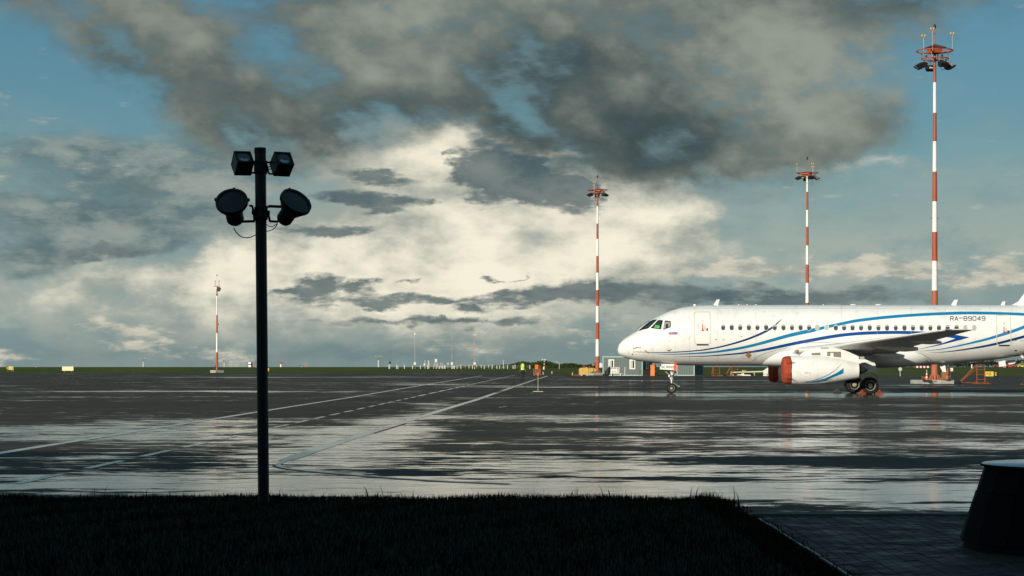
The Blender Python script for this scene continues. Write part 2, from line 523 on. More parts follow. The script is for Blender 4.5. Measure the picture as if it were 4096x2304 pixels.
def asphalt_material():
    m, w, out, pos = world_mat('wet_asphalt')
    x, y, z = w.sep(pos)
    add = lambda a, b: w.m('ADD', a, b)
    c1 = lambda n, a: w.m('MULTIPLY', w.m('SUBTRACT', n, 0.5), a)
    warp = w.vm('MULTIPLY', w.vm('SUBTRACT', w.noise(w.scale(pos, (.22, .35, 1)), 1.0, 5.0, 0.6, out=1), (.5, .5, .5)), (5.0, 3.0, 0))
    pw = w.vm('ADD', pos, warp)
    zone = w.lr(y, 55.0, 74.0, BASE_NEAR, BASE_FAR)
    for cx, cy, rx, ry, amp in WETZ:
        mp = w.n('ShaderNodeMapping', vector_type='TEXTURE')
        w.put(mp.inputs['Vector'], pw)
        mp.inputs['Location'].default_value = (cx, cy, 0)
        mp.inputs['Scale'].default_value = (rx, ry, 100)
        g = w.n('ShaderNodeTexGradient', gradient_type='SPHERICAL')
        w.t.links.new(mp.outputs[0], g.inputs[0])
        zone = w.m('MULTIPLY_ADD', g.outputs['Fac'], amp, zone)
    nl = w.noise(w.scale(pos, (0.13, 0.12, 1), (1.7, 0.6, 0)), 1.0, 6.0, 0.55, 0.6)
    ns = w.noise(w.scale(pos, (0.28, 0.6, 1), (3, 8, 0)), 1.0, 9.0, 0.66)
    nf = w.noise(w.scale(pos, (0.95, 2.3, 1), (9, 1, 0)), 1.0, 9.0, 0.74)
    nb = w.noise(w.scale(pos, (0.035, 0.75, 1), (2, 4, 0)), 1.0, 4.0, 0.6)
    f = add(w.m('MULTIPLY_ADD', w.m('SUBTRACT', nb, 0.5), 1.1, zone), add(c1(nl, 2.4), add(c1(ns, 2.0), c1(nf, 4.2))))
    wet = w.ss(f, 0.05, 0.45)
    # shallow joints between paving strips drain quickly and stay dark
    dry = w.n('ShaderNodeBsdfPrincipled')
    stone = w.noise(pos, 55.0, 3.0, 0.7)
    tone = w.noise(w.scale(pos, (.1, .2, 1), (5, 5, 0)), 1.0, 5.0, 0.6)
    dc = w.mix(w.ss(tone, 0.35, 0.65), (0.050, 0.043, 0.034, 1), (0.074, 0.063, 0.049, 1))
    dc = w.mix(w.ss(stone, 0.45, 0.75), dc, (0.095, 0.083, 0.067, 1))
    w.put(dry.inputs['Base Color'], dc)
    dry.inputs['Roughness'].default_value = 0.72
    dry.inputs['Specular IOR Level'].default_value = 0.04
    wt = w.n('ShaderNodeBsdfPrincipled')
    wt.inputs['Base Color'].default_value = (0.012, 0.011, 0.011, 1)
    wt.inputs['IOR'].default_value = 1.55
    w.put(wt.inputs['Roughness'], w.lr(nf, 0.35, 0.65, 0.16, 0.03))
    bp = w.n('ShaderNodeBump')
    bp.inputs['Strength'].default_value = 0.25
    bp.inputs['Distance'].default_value = 0.010
    w.put(bp.inputs['Height'], nf)
    w.t.links.new(bp.outputs[0], wt.inputs['Normal'])
    mx = w.n('ShaderNodeMixShader')
    w.put(mx.inputs[0], wet)
    w.t.links.new(dry.outputs[0], mx.inputs[1])
    w.t.links.new(wt.outputs[0], mx.inputs[2])
    w.t.links.new(mx.outputs[0], out.inputs[0])
    return m

BASE_NEAR, BASE_FAR = 0.10, -0.38
# puddled (+) and drained (-) areas of the apron: x, distance, half-width, half-depth, weight
WETZ = [(-6.5, 167, 6, 4, 1.3), (-1, 158, 5, 3.2, 1.3), (3, 151, 8, 2.6, 1.2), (-20, 128, 14, 5, 1.1), (13, 129, 12, 3, 1.0), (18, 205, 16, 7, 1.0), (-3.0, 86, 1.6, 26, .9), (-25, 250, 30, 9, .9), (24, 86, 14, 8, .5), (15, 76, 12, 6, .5),
        (-9, 53, 8, 8, .55), (-8, 30, 9, 4, .45), (-3.6, 50, 2.0, 24, 1.1), (-1.5, 29.5, 7, 4, .6), (5.0, 28, 9, 5, 1.0), (2.5, 36, 5, 4, .6),
        (0.5, 66, 6, 9, .35), (20, 115, 18, 12, 1.3), (10, 116, 10, 9, .8), (9, 70, 8, 12, .35), (8, 150, 30, 6, .45), (-2, 180, 30, 7, .45), (25, 160, 26, 8, .5), (3, 125, 12, 5, .4), (-20, 130, 22, 5, .4),
        (5.8, 37.3, 5, 3.0, -1.5), (2.4, 31.9, 1.6, .9, -1.2), (0.8, 32.3, 1.3, .6, -.9), (3.0, 51.5, 16, 2.2, -.8), (-10, 42.5, 6, 4.5, -.7), (12, 96, 40, 9, -.12), (14, 104, 22, 9, .35), (-10, 85, 14, 16, -.4),
        (1, 43, 9, 1.6, -.5), (6, 31.0, 8, .9, -.5), (5, 26.6, 10, .6, -.5), (-8, 28.7, 9, .8, -.6)]

def far_edge():
    pts = [(-2600, 1491.5), (1600, 1494), (1655, 1489), (2212, 1489), (2240, 1495), (2300, 1500), (2400, 1503), (2600, 1503), (6500, 1505.5)]
    return [((c - 2048) / F * gd(r), gd(r)) for c, r in pts]

def build_ground():
    # one sheet out to the horizon, level to 860 m and falling away beyond
    ys = [-400, -60, 0, 100, 250, 400, 600, 760, 840, 900, 1000, 1200, 1600, 2500, 5000, 12000, 30000]
    def gz(d):
        return -0.04 if d < 840 else -0.04 - 0.0045 * (d - 840)
    verts, faces = [], []
    xs = [-1, -.5, -.25, -.1, 0, .1, .25, .5, 1]
    for d in ys:
        half = 500 + abs(d) * 0.9
        for k in xs:
            verts.append((k * half, d, gz(d)))
    n = len(xs)
    for j in range(len(ys) - 1):
        for i in range(n - 1):
            faces.append((j * n + i, j * n + i + 1, (j + 1) * n + i + 1, (j + 1) * n + i))
    g = MB().add(verts, faces).build('ground', grass_material())
    setting(g)
    # apron
    fe = far_edge()
    near = 24.35
    v = [(fe[0][0], near, 0.0), (-15, near, 0.0), (0, near, 0), (15, near, 0), (fe[-1][0], near, 0.0)]
    v += [(a, b, 0.0) for a, b in reversed(fe)]
    ap = MB().add(v, [tuple(range(len(v)))]).build('apron', asphalt_material(), fix=False)
    setting(ap)
    return ap
apron = build_ground()

# painted lines and patches on the apron
paint_white = mat('worn_white_paint', (0.58, 0.55, 0.45), 0.22, var=0.25, vs=2.5, dirt=(0.06, 0.055, 0.048), dirt_amt=0.92, ds=0.9)
paint_red = mat('worn_red_paint', (0.34, 0.045, 0.03), 0.55, var=0.2, vs=3, dirt=(0.08, 0.05, 0.045), dirt_amt=0.8, ds=2.0)
paint_yellow = mat('worn_yellow_paint', (0.62, 0.42, 0.06), 0.55, var=0.2, vs=3, dirt=(0.12, 0.10, 0.06), dirt_amt=0.7, ds=2.0)
tar = mat('tar_joint', (0.012, 0.012, 0.013), 0.45, spec=0.3)
def paint_line(pts, wdt, m, name, z=0.004):
    """ribbon of paint through ground points (x, distance)"""
    P = [Vector((a, b, 0)) for a, b in pts]
    vs, fs = [], []
    for i, p in enumerate(P):
        t = (P[min(i + 1, len(P) - 1)] - P[max(i - 1, 0)]).normalized()
        n = Vector((-t.y, t.x, 0)) * (wdt / 2)
        vs += [(p.x - n.x, p.y - n.y, z), (p.x + n.x, p.y + n.y, z)]
    for i in range(len(P) - 1):
        fs.append((2 * i, 2 * i + 2, 2 * i + 3, 2 * i + 1))
    o = MB().add(vs, fs).build(name, m, apron)
    return o
def img(col, row):
    d = gd(row)
    return ((col - 2048) / F * d, d)
lineA = [img(-60, 1822), img(1080, 1640), img(1400, 1590), img(1700, 1539), img(1930, 1503)]
paint_line(lineA, 0.26, paint_white, 'painted_line')
bx = lambda d: -8.25 + 0.0293 * d
for k in range(18):                                   # dashed lane line
    d0 = 30.6 + k * 4.4
    paint_line([(bx(d0), d0), (bx(d0 + 2.7), d0 + 2.7)], 0.16, paint_white, 'painted_dash')
for k in range(22):
    d0 = 110 + k * 8.6
    paint_line([(bx(d0), d0), (bx(d0 + 6.0), d0 + 6.0)], 0.22, paint_white, 'painted_dash')
arc = [img(2040, 1934), img(1800, 1925), img(1600, 1913), img(1400, 1898), img(1250, 1885), img(1160, 1875), img(1118, 1866), img(1112, 1858), img(1140, 1843)]
lineC = arc[-1:] + [img(1270, 1797), img(1500, 1723), img(1600, 1693), img(1770, 1640), img(1900, 1601), img(2030, 1556), img(2130, 1522), img(2190, 1504)]
paint_line(lineC, 0.30, paint_white, 'painted_line')
paint_line([(a, b - 0.02) for a, b in arc], 0.10, paint_white, 'painted_line', 0.004)
paint_line([(a, b - 0.22) for a, b in arc[:-1]], 0.16, tar, 'tar_joint', 0.0035)
for a, b, m_ in (((2010, 1563), (1985, 1571), paint_red), ((2150, 1514), (2138, 1519), paint_red)):
    paint_line([img(*a), img(*b)], 0.24, m_, 'red_patch', 0.008)
paint_line([(a + .17, b) for a, b in (img(1600, 1694), img(1540, 1712), img(1470, 1733))], 0.07, paint_red, 'red_patch', 0.008)
paint_line([img(1840, 1752), img(2100, 1757), img(2600, 1776), img(3000, 1800), img(3500, 1826), img(4150, 1846)], 0.07, paint_red, 'painted_line')
paint_line([img(500, 1506), img(1500, 1505), img(1560, 1507), img(1900, 1509), img(2150, 1513), img(2300, 1514)], 0.9, paint_white, 'painted_line', 0.005)
paint_line([img(-50, 1560), img(600, 1566), img(1300, 1568)], 0.14, paint_yellow, 'painted_line')
for a, b in (((1995, 1629), (2010, 1629)), ((2013, 1626), (2028, 1626)), ((2284, 1616), (2308, 1616))):
    paint_line([img(*a), img(*b)], 0.8, paint_white, 'painted_mark', 0.0055)
paint_line([img(2050, 1627), img(2152, 1627)], 0.18, paint_white, 'painted_mark', 0.0055)
paint_line([img(1880, 1615), img(2284, 1616)], 0.12, paint_white, 'painted_mark', 0.0055)
for a, b in (((2140, 1564), (2154, 1564)), ((2120, 1573), (2137, 1573)), ((470, 1517), (510, 1517))):
    paint_line([img(*a), img(*b)], 1.3, paint_yellow, 'painted_mark', 0.0055)
for row in (1822, 1652.5, 1568, 1738):
    d = gd(row)
    paint_line([(-0.3 * d, d), (0.3 * d, d)], 0.05 * d / 40, tar, 'tar_joint', 0.003)

# lawn in front of the terminal
def lawn_height(x, d):
    e = min(1.0, max(0.0, (LAWN_X - x) / 0.35)) * min(1.0, max(0.0, (LAWN_D - d) / 0.35))
    e = e * e * (3 - 2 * e)
    return -0.02 + 0.085 * e + 0.012 * math.sin(x * 1.7 + d) * e + 0.01 * math.sin(x * 4.1 - d * 2.3) * e
LAWN_X, LAWN_D = 2.80, 26.55
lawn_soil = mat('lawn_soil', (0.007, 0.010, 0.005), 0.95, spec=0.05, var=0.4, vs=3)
def build_lawn():
    nx, nd = 90, 70
    vs, fs = [], []
    for j in range(nd + 1):
        d = 1.0 + (LAWN_D - 1.0) * (j / nd)
        for i in range(nx + 1):
            x = -16 + (LAWN_X + 16) * (1 - (1 - i / nx) ** 1.0)
            vs.append((x, d, lawn_height(x, d)))
    n = nx + 1
    for j in range(nd):
        for i in range(nx):
            fs.append((j * n + i, j * n + i + 1, (j + 1) * n + i + 1, (j + 1) * n + i))
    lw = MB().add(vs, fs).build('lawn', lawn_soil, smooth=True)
    setting(lw)
    # blades of grass
    r = np.random.default_rng(5)
    N1, N2, N3 = 62000, 12000, 5000
    X = np.concatenate([r.uniform(-8.2, LAWN_X + 0.03, N1), r.uniform(-8.2, LAWN_X, N2), r.uniform(LAWN_X - .5, LAWN_X + .1, N3)])
    Dd = np.concatenate([r.uniform(16.3, LAWN_D, N1), r.uniform(LAWN_D - .5, LAWN_D + .04, N2), r.uniform(16.3, LAWN_D, N3)])
    N = len(X)
    H = r.gamma(6.0, 0.0065, N) + 0.015
    tall = r.random(N) < 0.004
    H[tall] *= r.uniform(1.6, 3.0, tall.sum())
    H *= 1 + 0.5 * np.exp(-((X - 2.55) / .25) ** 2) * np.exp(-((Dd - 26.3) / .4) ** 2) * r.uniform(0, 2.5, N)
    Z = np.array([lawn_height(a, b) for a, b in zip(X, Dd)])
    A = r.uniform(0, 2 * PI, N)
    B = r.uniform(0, 2 * PI, N)
    lean = r.uniform(0.05, 0.55, N) * H
    wd = r.uniform(0.0022, 0.0045, N) * (1 + tall)
    ux, uy = np.cos(A) * wd, np.sin(A) * wd
    lx, ly = np.cos(B) * lean, np.sin(B) * lean
    V = np.zeros((N, 5, 3))
    V[:, 0] = np.stack([X - ux, Dd - uy, Z], 1)
    V[:, 1] = np.stack([X + ux, Dd + uy, Z], 1)
    V[:, 2] = np.stack([X - ux * .8 + lx * .35, Dd - uy * .8 + ly * .35, Z + H * .6], 1)
    V[:, 3] = np.stack([X + ux * .8 + lx * .35, Dd + uy * .8 + ly * .35, Z + H * .6], 1)
    V[:, 4] = np.stack([X + lx, Dd + ly, Z + H], 1)
    base = (np.arange(N) * 5)[:, None]
    tri = np.concatenate([base + np.array([0, 1, 3]), base + np.array([0, 3, 2]), base + np.array([2, 3, 4])], 0)
    me = bpy.data.meshes.new('grass_blades')
    me.vertices.add(N * 5)
    me.vertices.foreach_set('co', V.reshape(-1))
    me.loops.add(len(tri) * 3)
    me.loops.foreach_set('vertex_index', tri.reshape(-1).astype(np.int32))
    me.polygons.add(len(tri))
    me.polygons.foreach_set('loop_start', (np.arange(len(tri)) * 3).astype(np.int32))
    me.update(calc_edges=True)
    me.validate()
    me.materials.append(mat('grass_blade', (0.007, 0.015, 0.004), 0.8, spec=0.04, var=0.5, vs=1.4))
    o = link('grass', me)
    setting(o, 'stuff', 'short mown grass on the dark lawn in front of the apron')
    tag(o, o['label'], 'grass')
build_lawn()

# block pavement right of the lawn
def build_pavement():
    base = MB().box((10.9, 12.2, -0.06), (16.2, 23.6, 0.10)).build('pavement', mat('pavement_bed', (0.035, 0.033, 0.031), 0.9, spec=0.1))
    setting(base)
    m = bpy.data.materials.new('paver_concrete')
    m.use_nodes = True
    w = NT(m.node_tree)
    out = w.n('ShaderNodeOutputMaterial')
    p = w.n('ShaderNodeBsdfPrincipled')
    w.t.links.new(p.outputs[0], out.inputs[0])
    pos = w.n('ShaderNodeNewGeometry').outputs['Position']
    n = w.noise(pos, 2.2, 5.0, 0.6)
    g = w.noise(pos, 70.0, 3.0, 0.6)
    rnd = w.n('ShaderNodeNewGeometry').outputs['Random Per Island']
    obr = w.n('ShaderNodeObjectInfo').outputs['Random']
    k = w.m('ADD', w.m('MULTIPLY', w.m('FRACT', w.m('ADD', rnd, obr)), 0.35), w.m('MULTIPLY', w.ss(n, .3, .7), 0.65))
    c = w.mix(k, (0.019, 0.0135, 0.010, 1), (0.042, 0.031, 0.023, 1))
    c = w.mix(w.ss(g, .45, .8), c, (0.055, 0.045, 0.037, 1))
    w.put(p.inputs['Base Color'], c)
    w.put(p.inputs['Roughness'], w.lr(n, .35, .65, 0.42, 0.8))
    p.inputs['Specular IOR Level'].default_value = 0.08
    W_, L_, J = 0.135, 0.27, 0.008
    def blk(mb, x, d, z=0.0):
        mb.box((x, d, z - 0.012), (W_ - J, L_ - J, 0.05), None, 0.0)
    q = MB()
    hx, hy, b = (W_ - J) / 2, (L_ - J) / 2, 0.005
    q.add([(-hx, -hy, -.03), (hx, -hy, -.03), (hx, hy, -.03), (-hx, hy, -.03), (-hx, -hy, -b), (hx, -hy, -b), (hx, hy, -b), (-hx, hy, -b),
           (-hx + b, -hy + b, 0), (hx - b, -hy + b, 0), (hx - b, hy - b, 0), (-hx + b, hy - b, 0)],
          [(0, 1, 5, 4), (1, 2, 6, 5), (2, 3, 7, 6), (3, 0, 4, 7), (4, 5, 9, 8), (5, 6, 10, 9), (6, 7, 11, 10), (7, 4, 8, 11), (8, 9, 10, 11)])
    me = bpy.data.meshes.new('paver')
    me.from_pydata(q.v, [], q.f)
    me.materials.append(m)
    spots = []
    r = random.Random(3)
    i = 0
    x = 2.86 + W_ / 2
    while x < 8.2:
        d = 15.6 + (L_ / 2 if i % 2 else 0.0)
        while d < 23.85:
            spots.append((x, d, 0.018 + r.uniform(-.0035, .0035)))
            d += L_
        x += W_
        i += 1
    def seen(s):
        col = 2048 + s[0] / s[1] * F
        row = HZ + CAMH * F / s[1]
        hid = math.hypot(s[0] - 5.43, s[1] - 19.8) < 1.2 or (col > 3850 and s[1] > 19.0 and row < 2190)
        return col < 4090 and row < 2300 and not hid
    vis = sorted([s for s in spots if seen(s)], key=lambda s: s[1])[:300]
    vs_ = set(vis)
    for s in vis:
        o = link('paver', me, base, s)
        o.rotation_euler = (r.uniform(-.008, .008), r.uniform(-.012, .012), 0)
    mb = MB()
    for s in spots:
        if s not in vs_:
            mb.add([(a + s[0], b_ + s[1], c_ + s[2]) for a, b_, c_ in q.v], q.f)
    rest = mb.build('paver_field', m, base, fix=False)
    rest['kind'] = 'stuff'
build_pavement()

# wet steel edging between lawn and pavement
for i in range(9):
    MB().box((2.835, 15.6 + i * 0.95, -0.014 + 0.008 * (i % 3 == 1)), (0.03, 0.94, 0.06), None, 0.006).build('edging_strip', mat('wet_edging', (0.10, 0.10, 0.10), 0.4, metal=0.3, spec=0.5, var=0.5, vs=9), bpy.data.objects['pavement'])

# slotted drain and kerb between pavement and apron
def build_drain():
    t = thing('drainage_channel', 'long slotted drain with stone kerb between the block pavement and wet apron', 'drain', (2.75, 24.2, 0))
    cast = mat('cast_iron', (0.03, 0.03, 0.032), 0.5, metal=0.6, spec=0.4)
    kerb = mat('kerb_stone', (0.11, 0.105, 0.098), 0.75, var=0.25, vs=5, bump=0.3)
    k0 = None
    for i in range(16):
        o = MB().box((0.25 + i * 0.5, -0.24, 0.0), (0.488, 0.12, 0.10), None, 0.008).build('kerb_stone', kerb, t) if k0 is None else link('kerb_stone', k0.data, t, (i * 0.5, 0, rng.uniform(-.004, .004)))
        k0 = k0 or o
    g0 = None
    for i in range(16):
        if g0 is None:
            mb = MB()
            mb.box((0.25, -0.155, 0.012), (0.49, 0.02, 0.03)).box((0.25, 0.075, 0.012), (0.49, 0.02, 0.03))
            for k in range(12):
                mb.box((0.025 + k * 0.041, -0.04, 0.010), (0.018, 0.21, 0.024))
            g0 = mb.build('drain_grate', cast, t)
        else:
            link('drain_grate', g0.data, t, (i * 0.5, 0, 0))
    MB().box((4.0, -0.04, -0.03), (8.0, 0.21, 0.02)).build('channel_bed', mat('drain_dark', (0.01, 0.01, 0.01), 0.9), t)
build_drain()

# the terminal behind the camera: its bulk keeps the sun off the foreground
def build_terminal():
    t = thing('terminal_building', 'tall terminal building behind the viewer shading the foreground', 'building', (0, -1.0, 0))
    wallm = mat('terminal_cladding', (0.16, 0.16, 0.165), 0.6, var=0.1, vs=.5)
    glass = mat('terminal_glass', (0.02, 0.025, 0.03), 0.06, spec=0.6)
    steel = mat('terminal_steel', (0.10, 0.10, 0.11), 0.4, metal=0.5)
    MB().box((-25, -14.2, 6.5), (190, 28, 13.0)).build('wall', wallm, t)
    MB().box((-25, -14.3, 13.25), (192, 28.8, 0.5), None, .05).build('roof', steel, t)
    for k in range(-20, 14):
        MB().box((k * 4.6, -0.14, 3.4), (4.4, 0.10, 5.6)).build('window_pane', glass, t)
        MB().box((k * 4.6 + 2.3, -0.12, 3.4), (0.18, 0.22, 5.8)).build('mullion', steel, t)
    MB().box((-25, 3.4, 8.2), (190, 7.2, 0.5), None, .05).build('added_shade_canopy', steel, t)  # unseen overhang, added to keep skylight off the lawn and pavement
build_terminal()

# round clad plinth at the right edge
def build_plinth():
    cx, cd = 5.43, 19.8
    t = thing('conical_plinth', 'dark clad truncated cone plinth with round cap toned pale for sky sheen on block pavement', 'plinth', (cx, cd, 0.0))
    panel = mat('plinth_panel', (0.007, 0.0065, 0.006), 0.8, spec=0.06, var=0.15, vs=3)
    cap = mat('plinth_cap_sky_tone', (0.40, 0.40, 0.39), 0.22, metal=0.3, spec=0.6, var=0.1, vs=4)  # shiny cap sheet; its pale tone stands in for reflected sky
    n, r0, r1, h = 18, 1.125, 0.865, 0.80
    MB().lathe([(0.01, r0 - .04), (h, r1 - .04)], n=36).build('core', mat('plinth_core', (0.02, 0.02, 0.02), .8), t, True)
    MB().lathe([(-.03, r0 - .07), (0.10, r0 - .075)], n=36).build('foot', mat('plinth_core', (0.02, 0.02, 0.02), .8), t, True)
    for row, (z0, z1) in enumerate(((0.09, 0.555), (0.565, 0.80))):
        for i in range(n):
            a0, a1 = 2 * PI * (i + .012) / n, 2 * PI * (i + .988) / n
            rr = lambda z: r0 + (r1 - r0) * z / h
            vs = []
            for off in (-.02, 0.012 if row == 0 else 0.006):
                for a, z in ((a0, z0), (a1, z0), (a1, z1), (a0, z1)):
                    vs.append(((rr(z) + off) * math.cos(a), (rr(z) + off) * math.sin(a), z))
            MB().add(vs, [(3, 2, 1, 0), (4, 5, 6, 7), (0, 1, 5, 4), (1, 2, 6, 5), (2, 3, 7, 6), (3, 0, 4, 7)]).build('cladding_panel', panel, t)
    MB().lathe([(0.802, 0.86), (0.806, 0.905), (0.822, 0.908), (0.824, 0.900)], n=64).build('cap_rim', panel, t, True, angle=40)
    MB().lathe([(0.8245, 0.895), (0.830, 0.885), (0.832, 0.05)], n=64).build('cap', cap, t, True, angle=40)
build_plinth()

# ------------------------------------------------------------------ the airliner
JX, JD = 6.146, 120.0                  # nose position and distance of its centre line
def pchip(xs, ys):
    xs, ys = np.array(xs, float), np.array(ys, float)
    h = np.diff(xs)
    dl = np.diff(ys) / h
    m = np.zeros(len(xs))
    for i in range(1, len(xs) - 1):
        if dl[i - 1] * dl[i] > 0:
            w1, w2 = 2 * h[i] + h[i - 1], h[i] + 2 * h[i - 1]
            m[i] = (w1 + w2) / (w1 / dl[i - 1] + w2 / dl[i])
    m[0], m[-1] = dl[0], dl[-1]
    def f(x):
        x = min(max(x, xs[0]), xs[-1])
        i = min(max(int(np.searchsorted(xs, x) - 1), 0), len(h) - 1)
        t = (x - xs[i]) / h[i]
        return ((2 * t ** 3 - 3 * t ** 2 + 1) * ys[i] + (t ** 3 - 2 * t ** 2 + t) * h[i] * m[i]
                + (-2 * t ** 3 + 3 * t ** 2) * ys[i + 1] + (t ** 3 - t ** 2) * h[i] * m[i + 1])
    return f
f_top = pchip([0, .03, .09, .28, .62, 1.0, 1.39, 1.78, 2.07, 2.65, 3.32, 4.05, 4.77, 5.73, 23, 25, 27, 28.5, 29.4],
              [2.53, 2.69, 2.84, 3.08, 3.33, 3.56, 3.88, 4.15, 4.33, 4.63, 4.89, 5.05, 5.12, 5.155, 5.155, 5.12, 5.0, 4.83, 4.55])
f_bot = pchip([0, .03, .19, .57, 1.05, 1.87, 2.65, 3.8, 5.25, 16.5, 18.3, 20, 21.7, 22.7, 23.6, 25, 26.5, 28, 29, 29.4],
              [2.53, 2.36, 2.21, 2.05, 1.92, 1.80, 1.72, 1.64, 1.61, 1.62, 1.69, 1.79, 1.93, 2.06, 2.21, 2.55, 3.05, 3.6, 4.05, 4.35])
f_wid = pchip([0, .03, .1, .3, .6, 1, 1.5, 2, 2.65, 3.3, 4, 4.8, 5.7, 19, 21, 23, 25, 27, 28.5, 29.4],
              [0.005, .17, .32, .55, .77, .98, 1.18, 1.34, 1.49, 1.60, 1.67, 1.715, 1.73, 1.73, 1.69, 1.52, 1.22, .8, .45, .14])
f_mid = pchip([0, .5, 1.2, 2.2, 3.5, 5.5, 20, 23, 26, 29.4], [2.53, 2.60, 2.74, 2.97, 3.22, 3.38, 3.40, 3.55, 3.95, 4.45])
def fus_y(x, z):
    zm, w = f_mid(x), f_wid(x)
    h = (f_top(x) - zm) if z > zm else (zm - f_bot(x))
    t = (z - zm) / max(h, 1e-4)
    return w * math.sqrt(max(0.0, 1 - t * t))
def fus_F(x, y, z):
    zm, w = f_mid(x), f_wid(x)
    h = (f_top(x) - zm) if z > zm else (zm - f_bot(x))
    return (y / max(w, 1e-3)) ** 2 + ((z - zm) / max(h, 1e-3)) ** 2
def fus_n(p):
    e = 0.02
    g = Vector((fus_F(p.x + e, p.y, p.z) - fus_F(p.x - e, p.y, p.z), fus_F(p.x, p.y + e, p.z) - fus_F(p.x, p.y - e, p.z), fus_F(p.x, p.y, p.z + e) - fus_F(p.x, p.y, p.z - e)))
    return g.normalized() if g.length > 1e-9 else Vector((0, -1, 0))
def on_fus(col, row, off=0.006):
    """point of the near flank seen at this place of the photo"""
    y = -1.5
    for _ in range(14):
        k = (JD + y) / F
        x, z = (col - 2048) * k - JX, CAMH + (HZ - row) * k
        y = 0.6 * y + 0.4 * (-fus_y(max(x, 0.0), z))
    p = Vector((x, y, z))
    return p + fus_n(p) * off
Z1 = lambda a, b: (2400 + a * .33125, 1150 + b * .33125)       # measuring frames on enlarged parts of the photo
Z2 = lambda a, b: (3250 + a * .33125, 1150 + b * .33125)
Z4 = lambda a, b: (3050 + a / 5.152, 1360 + b / 5.152)
Z5 = lambda a, b: (2540 + a / 11.709, 1250 + b / 11.709)
Z6 = lambda a, b: (2760 + a / 8.52, 1230 + b / 8.52)

white_skin = mat('aircraft_white', (0.84, 0.84, 0.815), 0.30, spec=0.5, coat=0.25, var=0.02, vs=1.2, dirt=(0.62, 0.61, 0.56), dirt_amt=0.42, ds=1.3)
grey_skin = mat('aircraft_grey', (0.70, 0.71, 0.70), 0.38, spec=0.5, var=0.06, vs=2, dirt=(0.48, 0.48, 0.46), dirt_amt=0.4, ds=2.5)
pale_grey = mat('aircraft_pale_grey', (0.78, 0.78, 0.76), 0.42, var=0.05, vs=2, dirt=(0.52, 0.52, 0.49), dirt_amt=0.3, ds=3)
navy = mat('stripe_navy', (0.004, 0.035, 0.135), 0.3, coat=0.2)
royal = mat('stripe_royal_blue', (0.004, 0.062, 0.27), 0.3, coat=0.2)
azure = mat('stripe_azure', (0.006, 0.20, 0.42), 0.3, coat=0.2)
line_grey = mat('panel_line', (0.22, 0.215, 0.20), 0.6)
seal_beige = mat('door_seal', (0.62, 0.60, 0.50), 0.6)
black = mat('black_rubber', (0.012, 0.012, 0.013), 0.6, spec=0.3)
dark_glass = mat('cockpit_glass', (0.03, 0.045, 0.035), 0.05, spec=0.8)
cab_glass = mat('cabin_glass', (0.06, 0.075, 0.085), 0.10, spec=0.7)
shade_mat = mat('window_shade', (0.42, 0.44, 0.43), 0.6)
red_mark = mat('red_marking', (0.55, 0.06, 0.025), 0.5)
red_cover = mat('red_cover', (0.34, 0.060, 0.030), 0.85, spec=0.2, var=0.2, vs=5, bump=0.5, bs=6.0)
orange = mat('orange_paint', (0.62, 0.15, 0.015), 0.55, var=0.12, vs=4, dirt=(0.25, 0.07, 0.02), dirt_amt=0.4, ds=4)
rust_orange = mat('faded_orange_paint', (0.30, 0.065, 0.018), 0.65, var=0.2, vs=5, dirt=(0.16, 0.05, 0.02), dirt_amt=0.5, ds=6)
rubber = mat('tyre_rubber', (0.016, 0.016, 0.016), 0.85, spec=0.25, var=0.2, vs=8)
alloy = mat('gear_alloy', (0.55, 0.55, 0.52), 0.38, metal=0.35, var=0.12, vs=10, dirt=(0.15, 0.14, 0.12), dirt_amt=0.5, ds=9)
rim_mat = mat('wheel_rim', (0.36, 0.34, 0.25), 0.5, metal=0.2, var=0.15, vs=12)
dark_metal = mat('dark_metal', (0.06, 0.06, 0.062), 0.45, metal=0.6, var=0.2, vs=8)

jet = thing('airliner', 'white twin-engine airliner with blue stripes and red engine covers parked side-on', 'airliner', (JX, JD, 0))

def build_fuselage():
    xs = [5.6 * (i / 44) ** 1.9 for i in range(45)] + [5.6 + .45 * k for k in range(1, 34)] + [20.6 + .35 * k for k in range(0, 26)]
    n = 112
    vs, fs = [], []
    for x in xs:
        zm, zt, zb, w = f_mid(x), f_top(x), f_bot(x), f_wid(x)
        for i in range(n):
            a = 2 * PI * i / n
            c = math.cos(a)
            vs.append((x, w * math.sin(a), zm + c * ((zt - zm) if c > 0 else (zm - zb))))
    for j in range(len(xs) - 1):
        for i in range(n):
            k = (i + 1) % n
            fs.append((j * n + i, j * n + k, (j + 1) * n + k, (j + 1) * n + i))
    fs.append(tuple(range(n)))
    fs.append(tuple((len(xs) - 1) * n + i for i in range(n))[::-1])
    return MB().add(vs, fs).build('fuselage', white_skin, jet, True, fix=True)
fuselage = build_fuselage()

